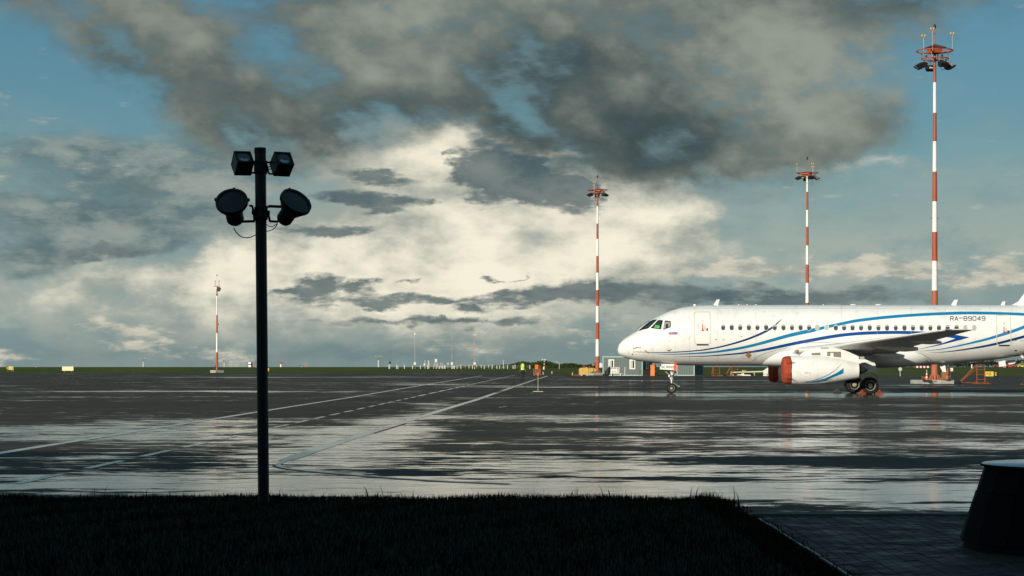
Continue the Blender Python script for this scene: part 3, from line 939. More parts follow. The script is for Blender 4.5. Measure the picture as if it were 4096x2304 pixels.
def fus_ribbon(pts, m, name='stripe', parent=None, frame=Z1, off=0.006, lat=4, smooth=True, ext=0):
    """painted band on the flank: pts = (a, b, thickness) in the enlarged photo"""
    q = []
    P = [(*frame(a, b), t * .33125) for a, b, t in pts] if frame else list(pts)
    # Catmull-Rom refinement
    for i in range(len(P) - 1):
        p0, p1, p2, p3 = P[max(i - 1, 0)], P[i], P[i + 1], P[min(i + 2, len(P) - 1)]
        st = max(2 if smooth else 1, int(math.hypot(p2[0] - p1[0], p2[1] - p1[1]) / 7))
        for s in range(st):
            t = s / st
            if smooth:
                f = [0.5 * (2 * p1[k] + (p2[k] - p0[k]) * t + (2 * p0[k] - 5 * p1[k] + 4 * p2[k] - p3[k]) * t * t + (3 * p1[k] - p0[k] - 3 * p2[k] + p3[k]) * t ** 3) for k in (0, 1, 2)]
                f[2] = p1[2] + (p2[2] - p1[2]) * t
            else:
                f = [p1[k] + (p2[k] - p1[k]) * t for k in (0, 1, 2)]
            q.append(f)
    q.append(list(P[-1]))
    vs, fs = [], []
    for i, (x, y, t) in enumerate(q):
        a, b = q[max(i - 1, 0)], q[min(i + 1, len(q) - 1)]
        dx, dy = b[0] - a[0], b[1] - a[1]
        l = math.hypot(dx, dy) or 1
        nx, ny = -dy / l, dx / l
        for k in range(lat + 1):
            o = (k / lat - .5) * max(t, .05)
            vs.append(on_fus(x + nx * o, y + ny * o, off))
    for i in range(len(q) - 1):
        for k in range(lat):
            a = i * (lat + 1) + k
            fs.append((a, a + 1, a + lat + 2, a + lat + 1))
    return MB().add(vs, fs).build(name, m, parent or fuselage, True, fix=False)
def fus_patch(poly, m, name, parent=None, frame=Z1, off=0.006, rings=4, sub=5, inner=0.0):
    """filled outline on the flank (star-shaped); inner > 0 leaves a hole = a frame"""
    P = [frame(*p) if frame else p for p in poly]
    B = []
    for i, p in enumerate(P):
        q = P[(i + 1) % len(P)]
        for s in range(sub):
            B.append((p[0] + (q[0] - p[0]) * s / sub, p[1] + (q[1] - p[1]) * s / sub))
    cx, cy = sum(b[0] for b in B) / len(B), sum(b[1] for b in B) / len(B)
    vs, fs = [], []
    n = len(B)
    fr = [inner + (1 - inner) * k / rings for k in range(rings + 1)]
    if not inner:
        fr = fr[1:]
    for f in fr:
        for b in B:
            vs.append(on_fus(cx + (b[0] - cx) * f, cy + (b[1] - cy) * f, off))
    for j in range(len(fr) - 1):
        for i in range(n):
            k = (i + 1) % n
            fs.append((j * n + i, j * n + k, (j + 1) * n + k, (j + 1) * n + i))
    if not inner:
        vs.append(on_fus(cx, cy, off))
        c = len(vs) - 1
        fs += [(c, (i + 1) % n, i) for i in range(n)]
    return MB().add(vs, fs).build(name, m, parent or fuselage, True, fix=True)
def oval(cx, cy, rx, ry, n=20, e=2.4):
    out = []
    for i in range(n):
        a = 2 * PI * i / n
        c, s = math.cos(a), math.sin(a)
        out.append((cx + rx * math.copysign(abs(c) ** (2 / e), c), cy + ry * math.copysign(abs(s) ** (2 / e), s)))
    return out

# stripes
fus_ribbon([(395, 768, .5), (500, 778, 5), (700, 784, 8), (900, 780, 11), (1100, 768, 13), (1300, 745, 15), (1500, 705, 18), (1700, 650, 22), (1850, 597, 25), (2000, 530, 27), (2100, 468, 22), (2200, 375, .5)], navy)
s2 = [(590, 796, .5), (800, 805, 8), (1000, 802, 12), (1300, 785, 20), (1500, 763, 26), (1700, 730, 30), (1900, 685, 33), (2100, 630, 38), (2300, 575, 42), (2566, 517, 46)]
s2 += [(2566 + a, b, t) for a, b, t in [(100, 494, 36), (200, 470, 36), (300, 449, 36), (500, 407, 36), (700, 380, 36), (900, 359, 36), (1100, 342, 35), (1300, 329, 35), (1500, 319, 35), (1800, 309, 35), (2100, 310, 34), (2300, 315, 33), (2554, 325, 33), (2900, 350, 33), (3300, 380, 30), (3800, 430, 20)]]
fus_ribbon(s2, azure, lat=5)
s3 = [(890, 832, .5), (1100, 832, 6), (1300, 826, 10), (1500, 812, 15), (1700, 794, 20), (1900, 766, 26), (2100, 728, 32), (2300, 685, 36), (2566, 634, 40)]
s3 += [(2566 + a, b, t) for a, b, t in [(200, 598, 39), (400, 570, 38), (600, 553, 38), (800, 545, 38), (1000, 542, 38), (1200, 545, 38), (1400, 556, 40), (1600, 576, 42), (1750, 596, 42), (1890, 601, 2)]]
fus_ribbon(s3, royal, lat=5)
fus_ribbon([(1280, 744, 1), (1500, 697, 12), (1650, 655, 24), (1780, 616, 38), (1886, 602, 3)], royal, frame=Z2, off=0.009)
fus_ribbon([(1260, 770, .5), (1500, 751, 9), (1700, 716, 16), (1900, 673, 23), (2100, 625, 30), (2300, 566, 34), (2420, 527, 36), (2554, 476, 38), (2800, 360, 40), (3100, 190, 40)], mat('stripe_sky_blue', (0.02, 0.21, 0.46), .3, coat=.2), frame=Z2)
fus_ribbon([(1410, 785, .5), (1600, 777, 8), (1800, 753, 15), (2000, 722, 22), (2200, 683, 28), (2400, 633, 30), (2554, 592, 31), (2800, 515, 33), (3200, 380, 34), (3700, 180, 34)], mat('stripe_deep_blue', (0.004, 0.045, 0.17), .3, coat=.2), frame=Z2)

# cabin windows
wx = [2400 + .33125 * a for a in (1487, 1590, 1693, 1797, 1901, 2006, 2110, 2215, 2318, 2422, 2525)] + \
     [3250 + .33125 * a for a in (57, 171, 281, 382, 483, 586, 691, 796, 900, 1005, 1110, 1213, 1318, 1423, 1527, 1632, 1738, 1845, 1952)]
for i, c in enumerate(wx):
    cy = 1309.6 + (c - 2892) * .0019
    fr = fus_patch(oval(c, cy, 9.3, 12.6), seal_beige if i % 4 else pale_grey, 'cabin_window', jet, None, 0.007, 2, 1, 0.80)
    fus_patch(oval(c, cy, 7.9, 11.0), cab_glass if i not in (11, 12, 28, 29) else shade_mat, 'pane', fr, None, 0.0085, 3, 1)
    if i not in (11, 12, 28, 29):
        hgt = (0.30, 0.22, 0.34, 0.26)[i % 4]
        fus_patch([(c - 6.4, cy - 7.6), (c, cy - 10.2), (c + 6.4, cy - 7.6), (c + 7.4, cy - 11 + 22 * hgt), (c - 7.4, cy - 11 + 22 * hgt)], shade_mat, 'blind', fr, None, 0.0105, 2, 2)

# doors
def rounded(x0, y0, x1, y1, r, n=4):
    out = []
    for cx, cy, a0 in ((x1 - r, y0 + r, -90), (x1 - r, y1 - r, 0), (x0 + r, y1 - r, 90), (x0 + r, y0 + r, 180)):
        for k in range(n + 1):
            a = R(a0 + 90 * k / n)
            out.append((cx + r * math.cos(a), cy + r * math.sin(a)))
    return out
def cabin_door(frame, x0, y0, x1, y1, shear, kk, label):
    sh = lambda p: (p[0] + shear * (p[1] - y0) / (y1 - y0), p[1])
    ring = [sh(p) for p in rounded(x0, y0, x1, y1, (x1 - x0) * .12)]
    ring.append(ring[0])
    pts = [(*p, (x1 - x0) * .05) for p in ring]
    dr = fus_ribbon(pts, seal_beige, 'cabin_door', jet, None, 0.011, 2, smooth=False)
    dr['label'] = label
    w, h = x1 - x0, y1 - y0
    q = lambda u, v: sh((x0 + u * w, y0 + v * h))
    fus_patch([q(.13, 1.005), q(.88, 1.005), q(.88, 1.048), q(.13, 1.048)], dark_metal, 'door_sill', dr, None, 0.02)
    fus_patch([q(.49, .39), q(.555, .39), q(.55, .545), q(.60, .56), q(.60, .60), q(.455, .60), q(.455, .56), q(.50, .545)], red_mark, 'handle_marking', dr, None, 0.014, 3, 3)
    fus_patch([q(.652, .42), q(.685, .42), q(.685, .60), q(.652, .60)], red_mark, 'arrow_marking', dr, None, 0.014, 2, 2)
    fus_patch([q(.482, .276), q(.575, .276), q(.575, .297), q(.482, .297)], red_mark, 'warning_plate', dr, None, 0.014, 2, 2)
    fus_patch([q(.765, .51), q(.86, .51), q(.86, .595), q(.765, .595)], dark_glass, 'door_window', dr, None, 0.014, 2, 2)
cabin_door(Z1, *[*Z1(1138, 296), *Z1(1327, 680)], 1.4, 0, 'front cabin door outlined in beige with red handle marking')
cabin_door(Z2, *[*Z2(2217, 335), *Z2(2388, 690)], 3.2, 0, 'rear cabin door crossed by the blue stripes')

# cockpit windows
def cockpit(poly, name_lbl, inner_poly, m):
    fr = fus_patch(poly, black, 'cockpit_window', jet, Z5, 0.012, 3, 5)
    fr['label'] = name_lbl
    fus_patch(inner_poly, m, 'pane', fr, Z5, 0.020, 3, 5)
    return fr
cockpit([(1040, 335), (900, 340), (800, 372), (690, 430), (480, 590), (300, 740), (160, 860), (210, 862), (320, 820), (470, 785), (610, 755), (820, 560)], 'slanting front cockpit window',
        [(940, 415), (870, 440), (760, 500), (560, 640), (420, 740), (400, 770), (480, 755), (640, 690), (800, 545)], dark_glass)
w2 = cockpit([(1090, 362), (1180, 355), (1290, 368), (1303, 390), (1222, 770), (1190, 795), (760, 735), (750, 710)], 'middle cockpit window with green placard',
             [(1070, 432), (1240, 436), (1165, 760), (830, 700)], dark_glass)
fus_patch([(950, 605), (1165, 632), (1140, 755), (912, 732)], mat('green_card', (0.12, 0.58, 0.13), .6), 'placard', w2, Z5, 0.030, 2, 3)
w3 = cockpit([(1395, 395), (1440, 378), (1640, 408), (1672, 430), (1678, 660), (1650, 690), (1360, 805), (1312, 790)], 'rear cockpit window with a dark headset shape',
             [(1400, 440), (1610, 455), (1640, 500), (1650, 650), (1345, 780), (1325, 770)], mat('cockpit_pale_glass', (0.30, 0.31, 0.28), 0.12, spec=.6))
fus_patch([(1450, 560), (1510, 535), (1560, 570), (1550, 640), (1560, 700), (1440, 735), (1445, 640)], black, 'headset', w3, Z5, 0.030, 2, 2)
def placard_text():
    mb = MB()
    for txt, cx, cy, w, h in (('BRAKES', 952, 642, 24, 34), ('OFF', 975, 704, 22, 26)):
        x = cx
        for ch in txt:
            for ln in STROKES[ch]:
                for a, b in zip(ln[:-1], ln[1:]):
                    A = (x + a[0] * w, cy + (1.6 - a[1]) / 1.6 * h + (x - cx) * .12)
                    B = (x + b[0] * w, cy + (1.6 - b[1]) / 1.6 * h + (x - cx) * .12)
                    l = math.hypot(B[0] - A[0], B[1] - A[1]) or 1
                    nx, ny = -(B[1] - A[1]) / l * 3, (B[0] - A[0]) / l * 3
                    v = [on_fus(*Z5(A[0] - nx, A[1] - ny), .034), on_fus(*Z5(B[0] - nx, B[1] - ny), .034), on_fus(*Z5(B[0] + nx, B[1] + ny), .034), on_fus(*Z5(A[0] + nx, A[1] + ny), .034)]
                    mb.add(v, [(0, 1, 2, 3)])
            x += w + 8
    mb.build('lettering', black, w2, fix=False)
placard_text()
fus_ribbon([(430, 540, 4), (480, 485, 4), (545, 438, 4), (600, 410, 4)], black, 'wiper', jet, Z1, 0.05, 1)
# twin flags and small probes
def flag(a0, a1, b0, b1, tilt):
    W = mat('flag_white', (0.75, 0.75, 0.75), .5)
    for k, (m, nm) in enumerate(((mat('flag_blue', (0.03, 0.14, 0.38), .5), 'flag_band'), (red_mark, 'flag_band'))):
        y0, y1 = b0 + (b1 - b0) * (k + 1) / 3, b0 + (b1 - b0) * (k + 2) / 3
        fus_patch([(a0 - tilt * (k + 1) / 3, y0), (a1 - tilt * (k + 1) / 3, y0 - 1), (a1 - tilt * (k + 2) / 3, y1 - 1), (a0 - tilt * (k + 2) / 3, y1)], m, nm, fuselage, Z5, .007, 2, 2)
flag(1590, 1740, 865, 1045, 30)
flag(1750, 2010, 850, 1040, 30)
for (a, b, rx, ry) in ((1605, 1125, 20, 20), (1275, 1010, 45, 18)):
    fus_patch(oval(a, b, rx, ry, 10), black, 'probe', fuselage, Z5, .012, 1, 1)
for (a, b, r_) in ((392, 805, 7), (1400, 628, 7), (838, 643, 5), (1705, 592, 6)):
    fus_patch(oval(a, b, r_, r_, 10), black, 'port', fuselage, Z1, .010, 1, 1)
for (a, b, c, d_) in ((1476, 617, 1503, 638), (2480, 725, 2480, 725)):
    if a != c:
        fus_patch([(a, b), (c, b), (c, d_), (a, d_)], seal_beige, 'service_plate', fuselage, Z1, .010, 1, 2)
fus_ribbon([(395, 740, 2), (420, 730, 12), (450, 725, 12), (495, 720, 3)], mat('probe_cover_ochre', (.40, .20, .05), .7), 'probe_cover', fuselage, Z1, .03, 2)
fus_ribbon([(538, 750, 5), (560, 770, 14), (595, 800, 3)], mat('probe_cover_ochre', (.40, .20, .05), .7), 'probe_cover', fuselage, Z1, .03, 2)
fus_ribbon([(805, 752, 4), (830, 760, 16), (862, 745, 4)], mat('probe_cover_brown', (.28, .16, .10), .7), 'probe_cover', fuselage, Z1, .03, 2)
fus_patch([(1792, 778), (1815, 800), (1832, 812), (1812, 830), (1792, 850), (1770, 830), (1750, 812), (1772, 800)], mat('probe_cover_ochre', (.40, .20, .05), .7), 'outflow_cover', fuselage, Z1, .02, 2, 2)
for poly in ([(405, 673), (488, 673), (488, 783), (405, 783)], [(1722, 766), (1860, 766), (1860, 855), (1722, 855)]):
    q = poly + [poly[0]]
    fus_ribbon([(a, b, 2.2) for a, b in q], mat('faint_red_line', (.55, .35, .30), .6), 'panel_outline', fuselage, Z1, .008, 1, smooth=False)
fus_ribbon([(347, 590, 2), (350, 700, 2), (352, 800, 2), (350, 862, 2)], mat('faint_seam', (.62, .62, .59), .5), 'seam', fuselage, Z1, .007, 1)
fus_ribbon([(960, 893, 5), (1200, 897, 5), (1500, 899, 5), (1830, 899, 5)], mat('faint_seam', (.62, .62, .59), .5), 'seam', fuselage, Z1, .012, 1)
fus_ribbon([(1290, 935, 4), (1600, 925, 4), (1900, 910, 4), (2200, 880, 4), (2500, 845, 4)], mat('faint_seam', (.62, .62, .59), .5), 'seam', fuselage, Z2, .012, 1)
fus_patch([(2440, 753), (2468, 753), (2468, 767), (2440, 767)], dark_metal, 'vent', fuselage, Z2, .010, 1, 2)
fus_patch(oval(2455, 640, 6, 6, 8), black, 'port', fuselage, Z2, .010, 1, 1)

sm = mat('skin_joint', (.50, .50, .47), .5)
for a in (640, 905, 1080, 1420, 1880, 2380):
    fus_ribbon([(a, 300 if a > 900 else 560, 2.4), (a + 2, 500, 2.4) if a > 900 else (a + 1, 640, 2.4), (a + 2, 700, 2.4), (a, 900, 2.4)], sm, 'seam', fuselage, Z1, .0065, 1)
for a in (350, 780, 1190, 1600, 2140):
    fus_ribbon([(a, 235, 2.4), (a + 2, 420, 2.4), (a + 2, 560, 2.4)], sm, 'seam', fuselage, Z2, .0065, 1)
fus_ribbon([(1000, 262, 2.4), (1800, 250, 2.4), (2566, 252, 2.4), (3500, 256, 2.4), (4600, 262, 2.4)], sm, 'seam', fuselage, Z1, .0065, 1)
st = mat('grey_stencil', (.50, .50, .47), .6)
for a, b, w_, h_ in ((1165, 440, 34, 60), (1255, 415, 26, 14), (500, 850, 20, 8), (540, 838, 24, 12), (700, 815, 18, 8), (835, 512, 100, 5), (1940, 640, 18, 6), (2160, 690, 20, 6)):
    for k in range(max(1, int(h_ / 8))):
        fus_patch([(a, b + k * 9), (a + w_, b + k * 9), (a + w_, b + k * 9 + 3.5), (a, b + k * 9 + 3.5)], st, 'stencil', fuselage, Z1, .0095, 1, 2)

# registration on the flank and the small grey type mark
def fus_text(text, frame, a0, b0, w, h, gap, t, name, m, off=0.0075):
    mb = MB()
    x = a0
    for ch in text:
        for ln in STROKES[ch]:
            for i, (p, q) in enumerate(zip(ln[:-1], ln[1:])):
                A = Vector((x + p[0] * w, b0 - p[1] / 1.6 * h))
                B = Vector((x + q[0] * w, b0 - q[1] / 1.6 * h))
                e = (B - A).normalized() * (t / 2)
                n = Vector((-e.y, e.x))
                A, B = A - e * .9, B + e * .9
                st = 4
                vs, fs = [], []
                for s in range(st + 1):
                    c = A.lerp(B, s / st)
                    for sg in (-1, 1):
                        vs.append(on_fus(*frame(c.x + n.x * sg, c.y + n.y * sg), off + .0004 * (i % 5)))
                for s in range(st):
                    fs.append((2 * s, 2 * s + 1, 2 * s + 3, 2 * s + 2))
                mb.add(vs, fs)
        x += w + gap
    return mb.build(name, m, fuselage, fix=False)
fus_text('RA-89049', Z2, 1664, 398, 37, 47, 17.5, 8, 'registration_lettering', black)
fus_text('SSJ', Z2, 2512, 650, 14, 19, 6, 3, 'type_lettering', mat('grey_lettering', (.42, .42, .40), .5))

# belly fairing
def build_fairing():
    xs = [7.9 + 10.5 * i / 40 for i in range(41)]
    wf = pchip([7.9, 8.6, 9.6, 11, 15, 16.8, 17.8, 18.4], [.55, 1.15, 1.50, 1.64, 1.64, 1.52, 1.15, .45])
    zb = pchip([7.9, 8.8, 10, 11, 15, 16.5, 17.6, 18.4], [1.70, 1.58, 1.50, 1.48, 1.485, 1.53, 1.62, 1.75])
    n = 36
    vs, fs = [], []
    for x in xs:
        zt = 2.95
        zc, h = (zt + zb(x)) / 2, (zt - zb(x)) / 2
        for i in range(n):
            a = 2 * PI * i / n
            c, s_ = math.cos(a), math.sin(a)
            vs.append((x, wf(x) * math.copysign(abs(s_) ** .8, s_), zc + h * math.copysign(abs(c) ** .85, c)))
    for j in range(len(xs) - 1):
        for i in range(n):
            k = (i + 1) % n
            fs.append((j * n + i, j * n + k, (j + 1) * n + k, (j + 1) * n + i))
    fs += [tuple(range(n)), tuple(40 * n + i for i in range(n))[::-1]]
    return MB().add(vs, fs).build('belly_fairing', white_skin, jet, True)
build_fairing()
fus_ribbon([(1840, 890, 3), (1870, 862, 4), (1950, 812, 4), (2080, 768, 4), (2260, 725, 4)], line_grey, 'fairing_seam', fuselage, Z1, .010, 1)
fus_ribbon([(2480, 675, 4), (2566, 666, 4), (2650, 663, 4), (2850, 668, 4), (3040, 678, 3)], line_grey, 'fairing_seam', fuselage, Z1, .010, 1)
fus_ribbon([(1225, 777, 3), (1320, 800, 4), (1390, 840, 5), (1424, 880, 5), (1420, 905, 5), (1400, 925, 4)], line_grey, 'fairing_seam', fuselage, Z2, .03, 1)

# wings
def airfoil(n=22):
    up, lo = [], []
    for i in range(n + 1):
        x = .5 * (1 - math.cos(PI * i / n))
        t = 5 * .12 * (.2969 * math.sqrt(x) - .126 * x - .3516 * x * x + .2843 * x ** 3 - .1036 * x ** 4)
        up.append((x, t * 1.05 + .012 * math.sin(PI * x)))
        lo.append((x, -t * .85 + .012 * math.sin(PI * x)))
    return up[::-1] + lo[1:-1]
def loft(secs, name, m, parent, cap=True):
    """secs: (y, leading x, trailing x, z, thickness factor)"""
    af = airfoil()
    n = len(af)
    vs, fs = [], []
    for y, xl, xt, z, tk, twist in secs:
        c = xt - xl
        for u, v in af:
            vs.append((xl + u * c, y, z + v * c * tk - twist * u))
    for j in range(len(secs) - 1):
        for i in range(n):
            k = (i + 1) % n
            fs.append((j * n + i, j * n + k, (j + 1) * n + k, (j + 1) * n + i))
    fs += [tuple(range(n)), tuple((len(secs) - 1) * n + i for i in range(n))[::-1]]
    return MB().add(vs, fs).build(name, m, parent, True, angle=50)
def wing_sec(y):
    xl = 10.4 + (y - 2.2) * .496
    if y < 2.2:
        xl = 10.4 + (y - 2.2) * .75
    xt = 15.75 + (max(y, 1.5) - 1.5) * .05 if y < 5 else 15.925 + (y - 5) * .188
    return xl, xt, 2.47 + (y - 2.2) * .0855
def build_wing(sd):
    secs = []
    for y in (.6, 1.5, 2.2, 3.5, 5.0, 7.0, 9.0, 11.0, 12.8, 13.6):
        xl, xt, z = wing_sec(y)
        secs.append((sd * y, xl, xt, z, .95 if y < 5 else .85, .17 * max(0, 1 - y / 13)))
    xl, xt, z = wing_sec(13.9)
    secs.append((sd * 13.84, xl - .02, xt, z + .01, .6, 0))
    secs.append((sd * 13.92, xl + .25, xt - .04, z + .02, .25, 0))
    w = loft(secs, 'wing', grey_skin, jet)
    # leading-edge slats, bright metal
    sl = []
    for y in (6.0, 9.0, 12.0, 13.5):
        xl, xt, z = wing_sec(y)
        sl.append((sd * y, xl - .035, xl + (xt - xl) * .17, z + .012, 2.3, .012))
    loft(sl, 'slat', pale_grey, w)
    # flap track fairings
    for y, x0, x1, zc, hh in ((9.0, 14.96, 17.0, 2.93, .17), (6.3, 13.85, 16.27, 2.58, .20), (3.2, 14.30, 16.1, 2.19, .18)):
        n = 16
        vs, fs = [], []
        prof = [(0, .04), (.08, .35), (.25, .75), (.5, 1.0), (.7, .98), (.9, .72), (1.0, .45)]
        for t, r in prof:
            for i in range(n):
                a = 2 * PI * i / n
                vs.append((x0 + (x1 - x0) * t, sd * y + .17 * r * math.cos(a), zc + .10 * (1 - t) - .02 + hh * r * (math.sin(a) if math.sin(a) < 0 else math.sin(a) * .8)))
        for j in range(len(prof) - 1):
            for i in range(n):
                k = (i + 1) % n
                fs.append((j * n + i, j * n + k, (j + 1) * n + k, (j + 1) * n + i))
        fs += [tuple(range(n)), tuple((len(prof) - 1) * n + i for i in range(n))[::-1]]
        MB().add(vs, fs).build('flap_track_fairing', pale_grey, w, True, angle=50)
    # underwing access panel, tip light, static wicks
    xl, xt, z = wing_sec(5.9)
    MB().box((xl + 1.5, sd * 5.9, z - .33), (.5, .35, .02)).build('access_panel', dark_metal, w)
    xl, xt, z = wing_sec(13.7)
    MB().box((xl + .25, sd * 13.86, z + .02), (.35, .12, .07), None, .02).build('navigation_light', cab_glass, w)
    for k in range(3):
        y = 12.6 + k * .4
        xl, xt, z = wing_sec(y)
        MB().cyl((xt - .02, sd * y, z), (xt + .16, sd * y, z), .006, .004, 5).build('static_wick', black, w)
    # root landing light
    if sd < 0:
        a = Z4(718, 230)
        k = (JD - 1.95) / F
        c = Vector(((a[0] - 2048) * k - JX, -1.95, CAMH + (HZ - a[1]) * k))
        q = MB().ball(c, 1, 12, 8, (.17, .12, .085)).build('landing_light', mat('lamp_amber_glass', (.30, .22, .10), .15, spec=.7), w, True)
    return w
build_wing(-1)
build_wing(1)

# engines
def build_engine(sd):
    ey, ez = sd * 4.7, 1.38
    t = MB()
    prof = [(9.40, .66), (9.385, .70), (9.40, .745), (9.46, .775), (9.6, .803), (10.0, .826), (10.6, .831), (11.2, .805), (11.8, .725), (12.4, .622), (13.0, .508), (13.22, .467), (13.22, .44), (12.7, .43)]
    en = t.lathe(prof, (0, ey, ez), 'x', 64, (False, False)).build('engine', white_skin, jet, True, angle=60)
    en['label'] = 'white engine nacelle with blue swoosh and red intake cover' if sd < 0 else 'far engine nacelle behind the near one with red intake cover'
    MB().lathe([(9.75, .64), (9.76, .02)], (0, ey, ez), 'x', 32, (False, False)).build('fan_disc', dark_metal, en, True)
    MB().lathe([(12.72, .40), (13.1, .30), (13.45, .22), (13.75, .06)], (0, ey, ez), 'x', 32).build('exhaust_cone', dark_metal, en, True)
    # intake cover, wrinkled canvas
    n = 56
    r_ = random.Random(5)
    prof = [(9.44, .775), (9.40, .782), (9.28, .778), (9.16, .765), (9.06, .73), (8.99, .66), (8.965, .45), (8.955, .2), (8.955, .01)]
    vs, fs = [], []
    wr = [r_.uniform(-1, 1) for _ in range(n)]
    for j, (x, rr) in enumerate(prof):
        for i in range(n):
            a = 2 * PI * i / n
            jag = .02 * wr[i] if j in (1, 2, 3, 4) else 0
            back = .05 * math.sin(a * 5 + .6) if j == 0 else 0
            vs.append((x + back + .012 * wr[(i * 3) % n], ey + (rr + jag) * math.cos(a), ez + (rr + jag) * math.sin(a)))
    for j in range(len(prof) - 1):
        for i in range(n):
            k = (i + 1) % n
            fs.append((j * n + i, j * n + k, (j + 1) * n + k, (j + 1) * n + i))
    MB().add(vs, fs).build('intake_cover', red_cover, en, True)
    s_ = MB()
    def sp(a, b, y=-5.52):
        c, r2 = Z4(a, b)
        k = (JD + y) / F
        return ((c - 2048) * k - JX, y if sd < 0 else -y - 1.1 + .0, CAMH + (HZ - r2) * k)
    if sd < 0:
        strap = mat('cover_strap', (.10, .025, .02), .8)
        MB().tube([sp(500, 480), sp(580, 465), sp(645, 460)], .016).ball(sp(645, 460), .03).build('strap', strap, en)
        MB().tube([sp(505, 780), sp(580, 795), sp(630, 805), sp(658, 845)], .016).build('strap', strap, en)
        MB().tube([sp(505, 905, -4.7), sp(510, 950, -4.7), sp(518, 975, -4.7)], .02).build('lanyard', mat('lanyard', (.12, .05, .04), .8), en)
    # blue swoosh laid on the nacelle side
    fr = pchip([p[0] for p in [(9.385, .70), (9.46, .775), (9.6, .803), (10.0, .826), (10.6, .831), (11.2, .805), (11.8, .725), (12.4, .622), (13.0, .508), (13.22, .467)]],
               [.70, .775, .803, .826, .831, .805, .725, .622, .508, .467])
    def on_nac(a, b, off=.006):
        c, r2 = Z4(a, b)
        y = -5.4
        for _ in range(12):
            k = (JD + y) / F
            x, z = (c - 2048) * k - JX, CAMH + (HZ - r2) * k
            rr = fr(x)
            y = -4.7 - math.sqrt(max(.0004, rr * rr - (z - ez) ** 2))
        v = Vector((0, y + 4.7, z - ez))
        v = v.normalized() * (fr(x) + off)
        return Vector((x, sd * (4.7 - v.y), ez + v.z))
    def band(pts, m, name, off=.006):
        vs, fs = [], []
        q = []
        for i in range(len(pts) - 1):
            for s in range(6):
                q.append([pts[i][k] + (pts[i + 1][k] - pts[i][k]) * s / 6 for k in range(4)])
        q.append(pts[-1])
        for a, b0, b1, a2 in q:
            for k in range(4):
                vs.append(on_nac(a + (a2 - a) * k / 3, b0 + (b1 - b0) * k / 3, off))
        for i in range(len(q) - 1):
            for k in range(3):
                o = i * 4 + k
                fs.append((o, o + 1, o + 5, o + 4))
        MB().add(vs, fs).build(name, m, en, True, fix=False)
    band([(880, 873, 879, 880), (1000, 855, 876, 1000), (1140, 828, 866, 1140), (1290, 788, 836, 1290), (1400, 740, 788, 1400), (1540, 670, 735, 1540), (1670, 580, 685, 1670)], azure, 'swoosh')
    band([(1100, 858, 866, 1100), (1250, 838, 848, 1250), (1440, 806, 808, 1440)], azure, 'swoosh', .0075)
    band([(780, 866, 868, 780), (900, 854, 862, 900), (1050, 826, 836, 1050), (1200, 780, 791, 1200), (1350, 712, 723, 1350), (1480, 632, 642, 1480), (1580, 545, 553, 1580), (1635, 480, 482, 1635)], navy, 'swoosh', .0075)
    seam = mat('nacelle_seam', (.55, .55, .53), .5)
    for a0, b0, b1 in ((640, 330, 915), (1130, 322, 915), (1540, 395, 868)):
        q = [(a0, b0 + (b1 - b0) * i / 10) for i in range(11)]
        vs, fs = [], []
        for i, (a, b) in enumerate(q):
            vs += [on_nac(a - 1.3, b), on_nac(a + 1.3, b)]
        for i in range(10):
            fs.append((2 * i, 2 * i + 1, 2 * i + 3, 2 * i + 2))
        MB().add(vs, fs).build('seam', seam, en, fix=False)
    band([(975, 660, 762, 984), (984, 660, 762, 984)], red_mark, 'red_line')
    for c, rx in ((885, 17), (932, 15)):
        vs = [on_nac(c + rx * math.cos(2 * PI * i / 12), 676 + rx * math.sin(2 * PI * i / 12)) for i in range(12)]
        vs += [on_nac(c + rx * .6 * math.cos(2 * PI * i / 12), 676 + rx * .6 * math.sin(2 * PI * i / 12)) for i in range(12)]
        MB().add(vs, [(i, (i + 1) % 12, 12 + (i + 1) % 12, 12 + i) for i in range(12)]).build('warning_roundel', red_mark, en, fix=False)
    # pylon
    def pl(a, b, y=-4.9):
        c, r2 = Z4(a, b)
        k = (JD + y) / F
        return ((c - 2048) * k - JX, CAMH + (HZ - r2) * k)
    poly = [pl(*p) for p in ((760, 330), (860, 240), (1000, 185), (1200, 158), (1400, 150), (1560, 165), (1760, 235), (2255, 455), (2050, 470), (1960, 520), (1540, 420), (1100, 350))]
    py = MB().prism(poly, ey - .20, ey + .20).build('pylon', white_skin, en)
    bv = py.modifiers.new('edge', 'BEVEL')
    bv.width, bv.segments = .035, 2
    olive = mat('pylon_bare_panel', (.21, .19, .15), .6, var=.1, vs=6)
    for poly in ([(1010, 268), (1195, 258), (1195, 318), (1010, 312)], [(1330, 240), (1618, 240), (1618, 362), (1462, 348), (1462, 268), (1398, 268), (1398, 338), (1330, 328)]):
        yy = ey + (-.203 if sd < 0 else .203)
        MB().prism([pl(a, b) for a, b in poly], yy - .002, yy + .002).build('bare_panel', olive, en)
    yy = ey + (-.205 if sd < 0 else .205)
    MB().prism([pl(a, b) for a, b in rounded(1985, 333, 2110, 395, 14)], yy - .004, yy + .003).build('panel_light', black, en)
    MB().prism([pl(a, b) for a, b in rounded(2003, 345, 2098, 385, 8)], yy - .009, yy + .003).build('panel_light_lens', shade_mat, en)
    MB().prism([pl(a, b) for a, b in ((1200, 162), (1362, 158), (1362, 172), (1200, 176))], yy - .004, yy + .003).build('vent_slot', black, en)
    return en
build_engine(-1)
build_engine(1).location.x = 0.45

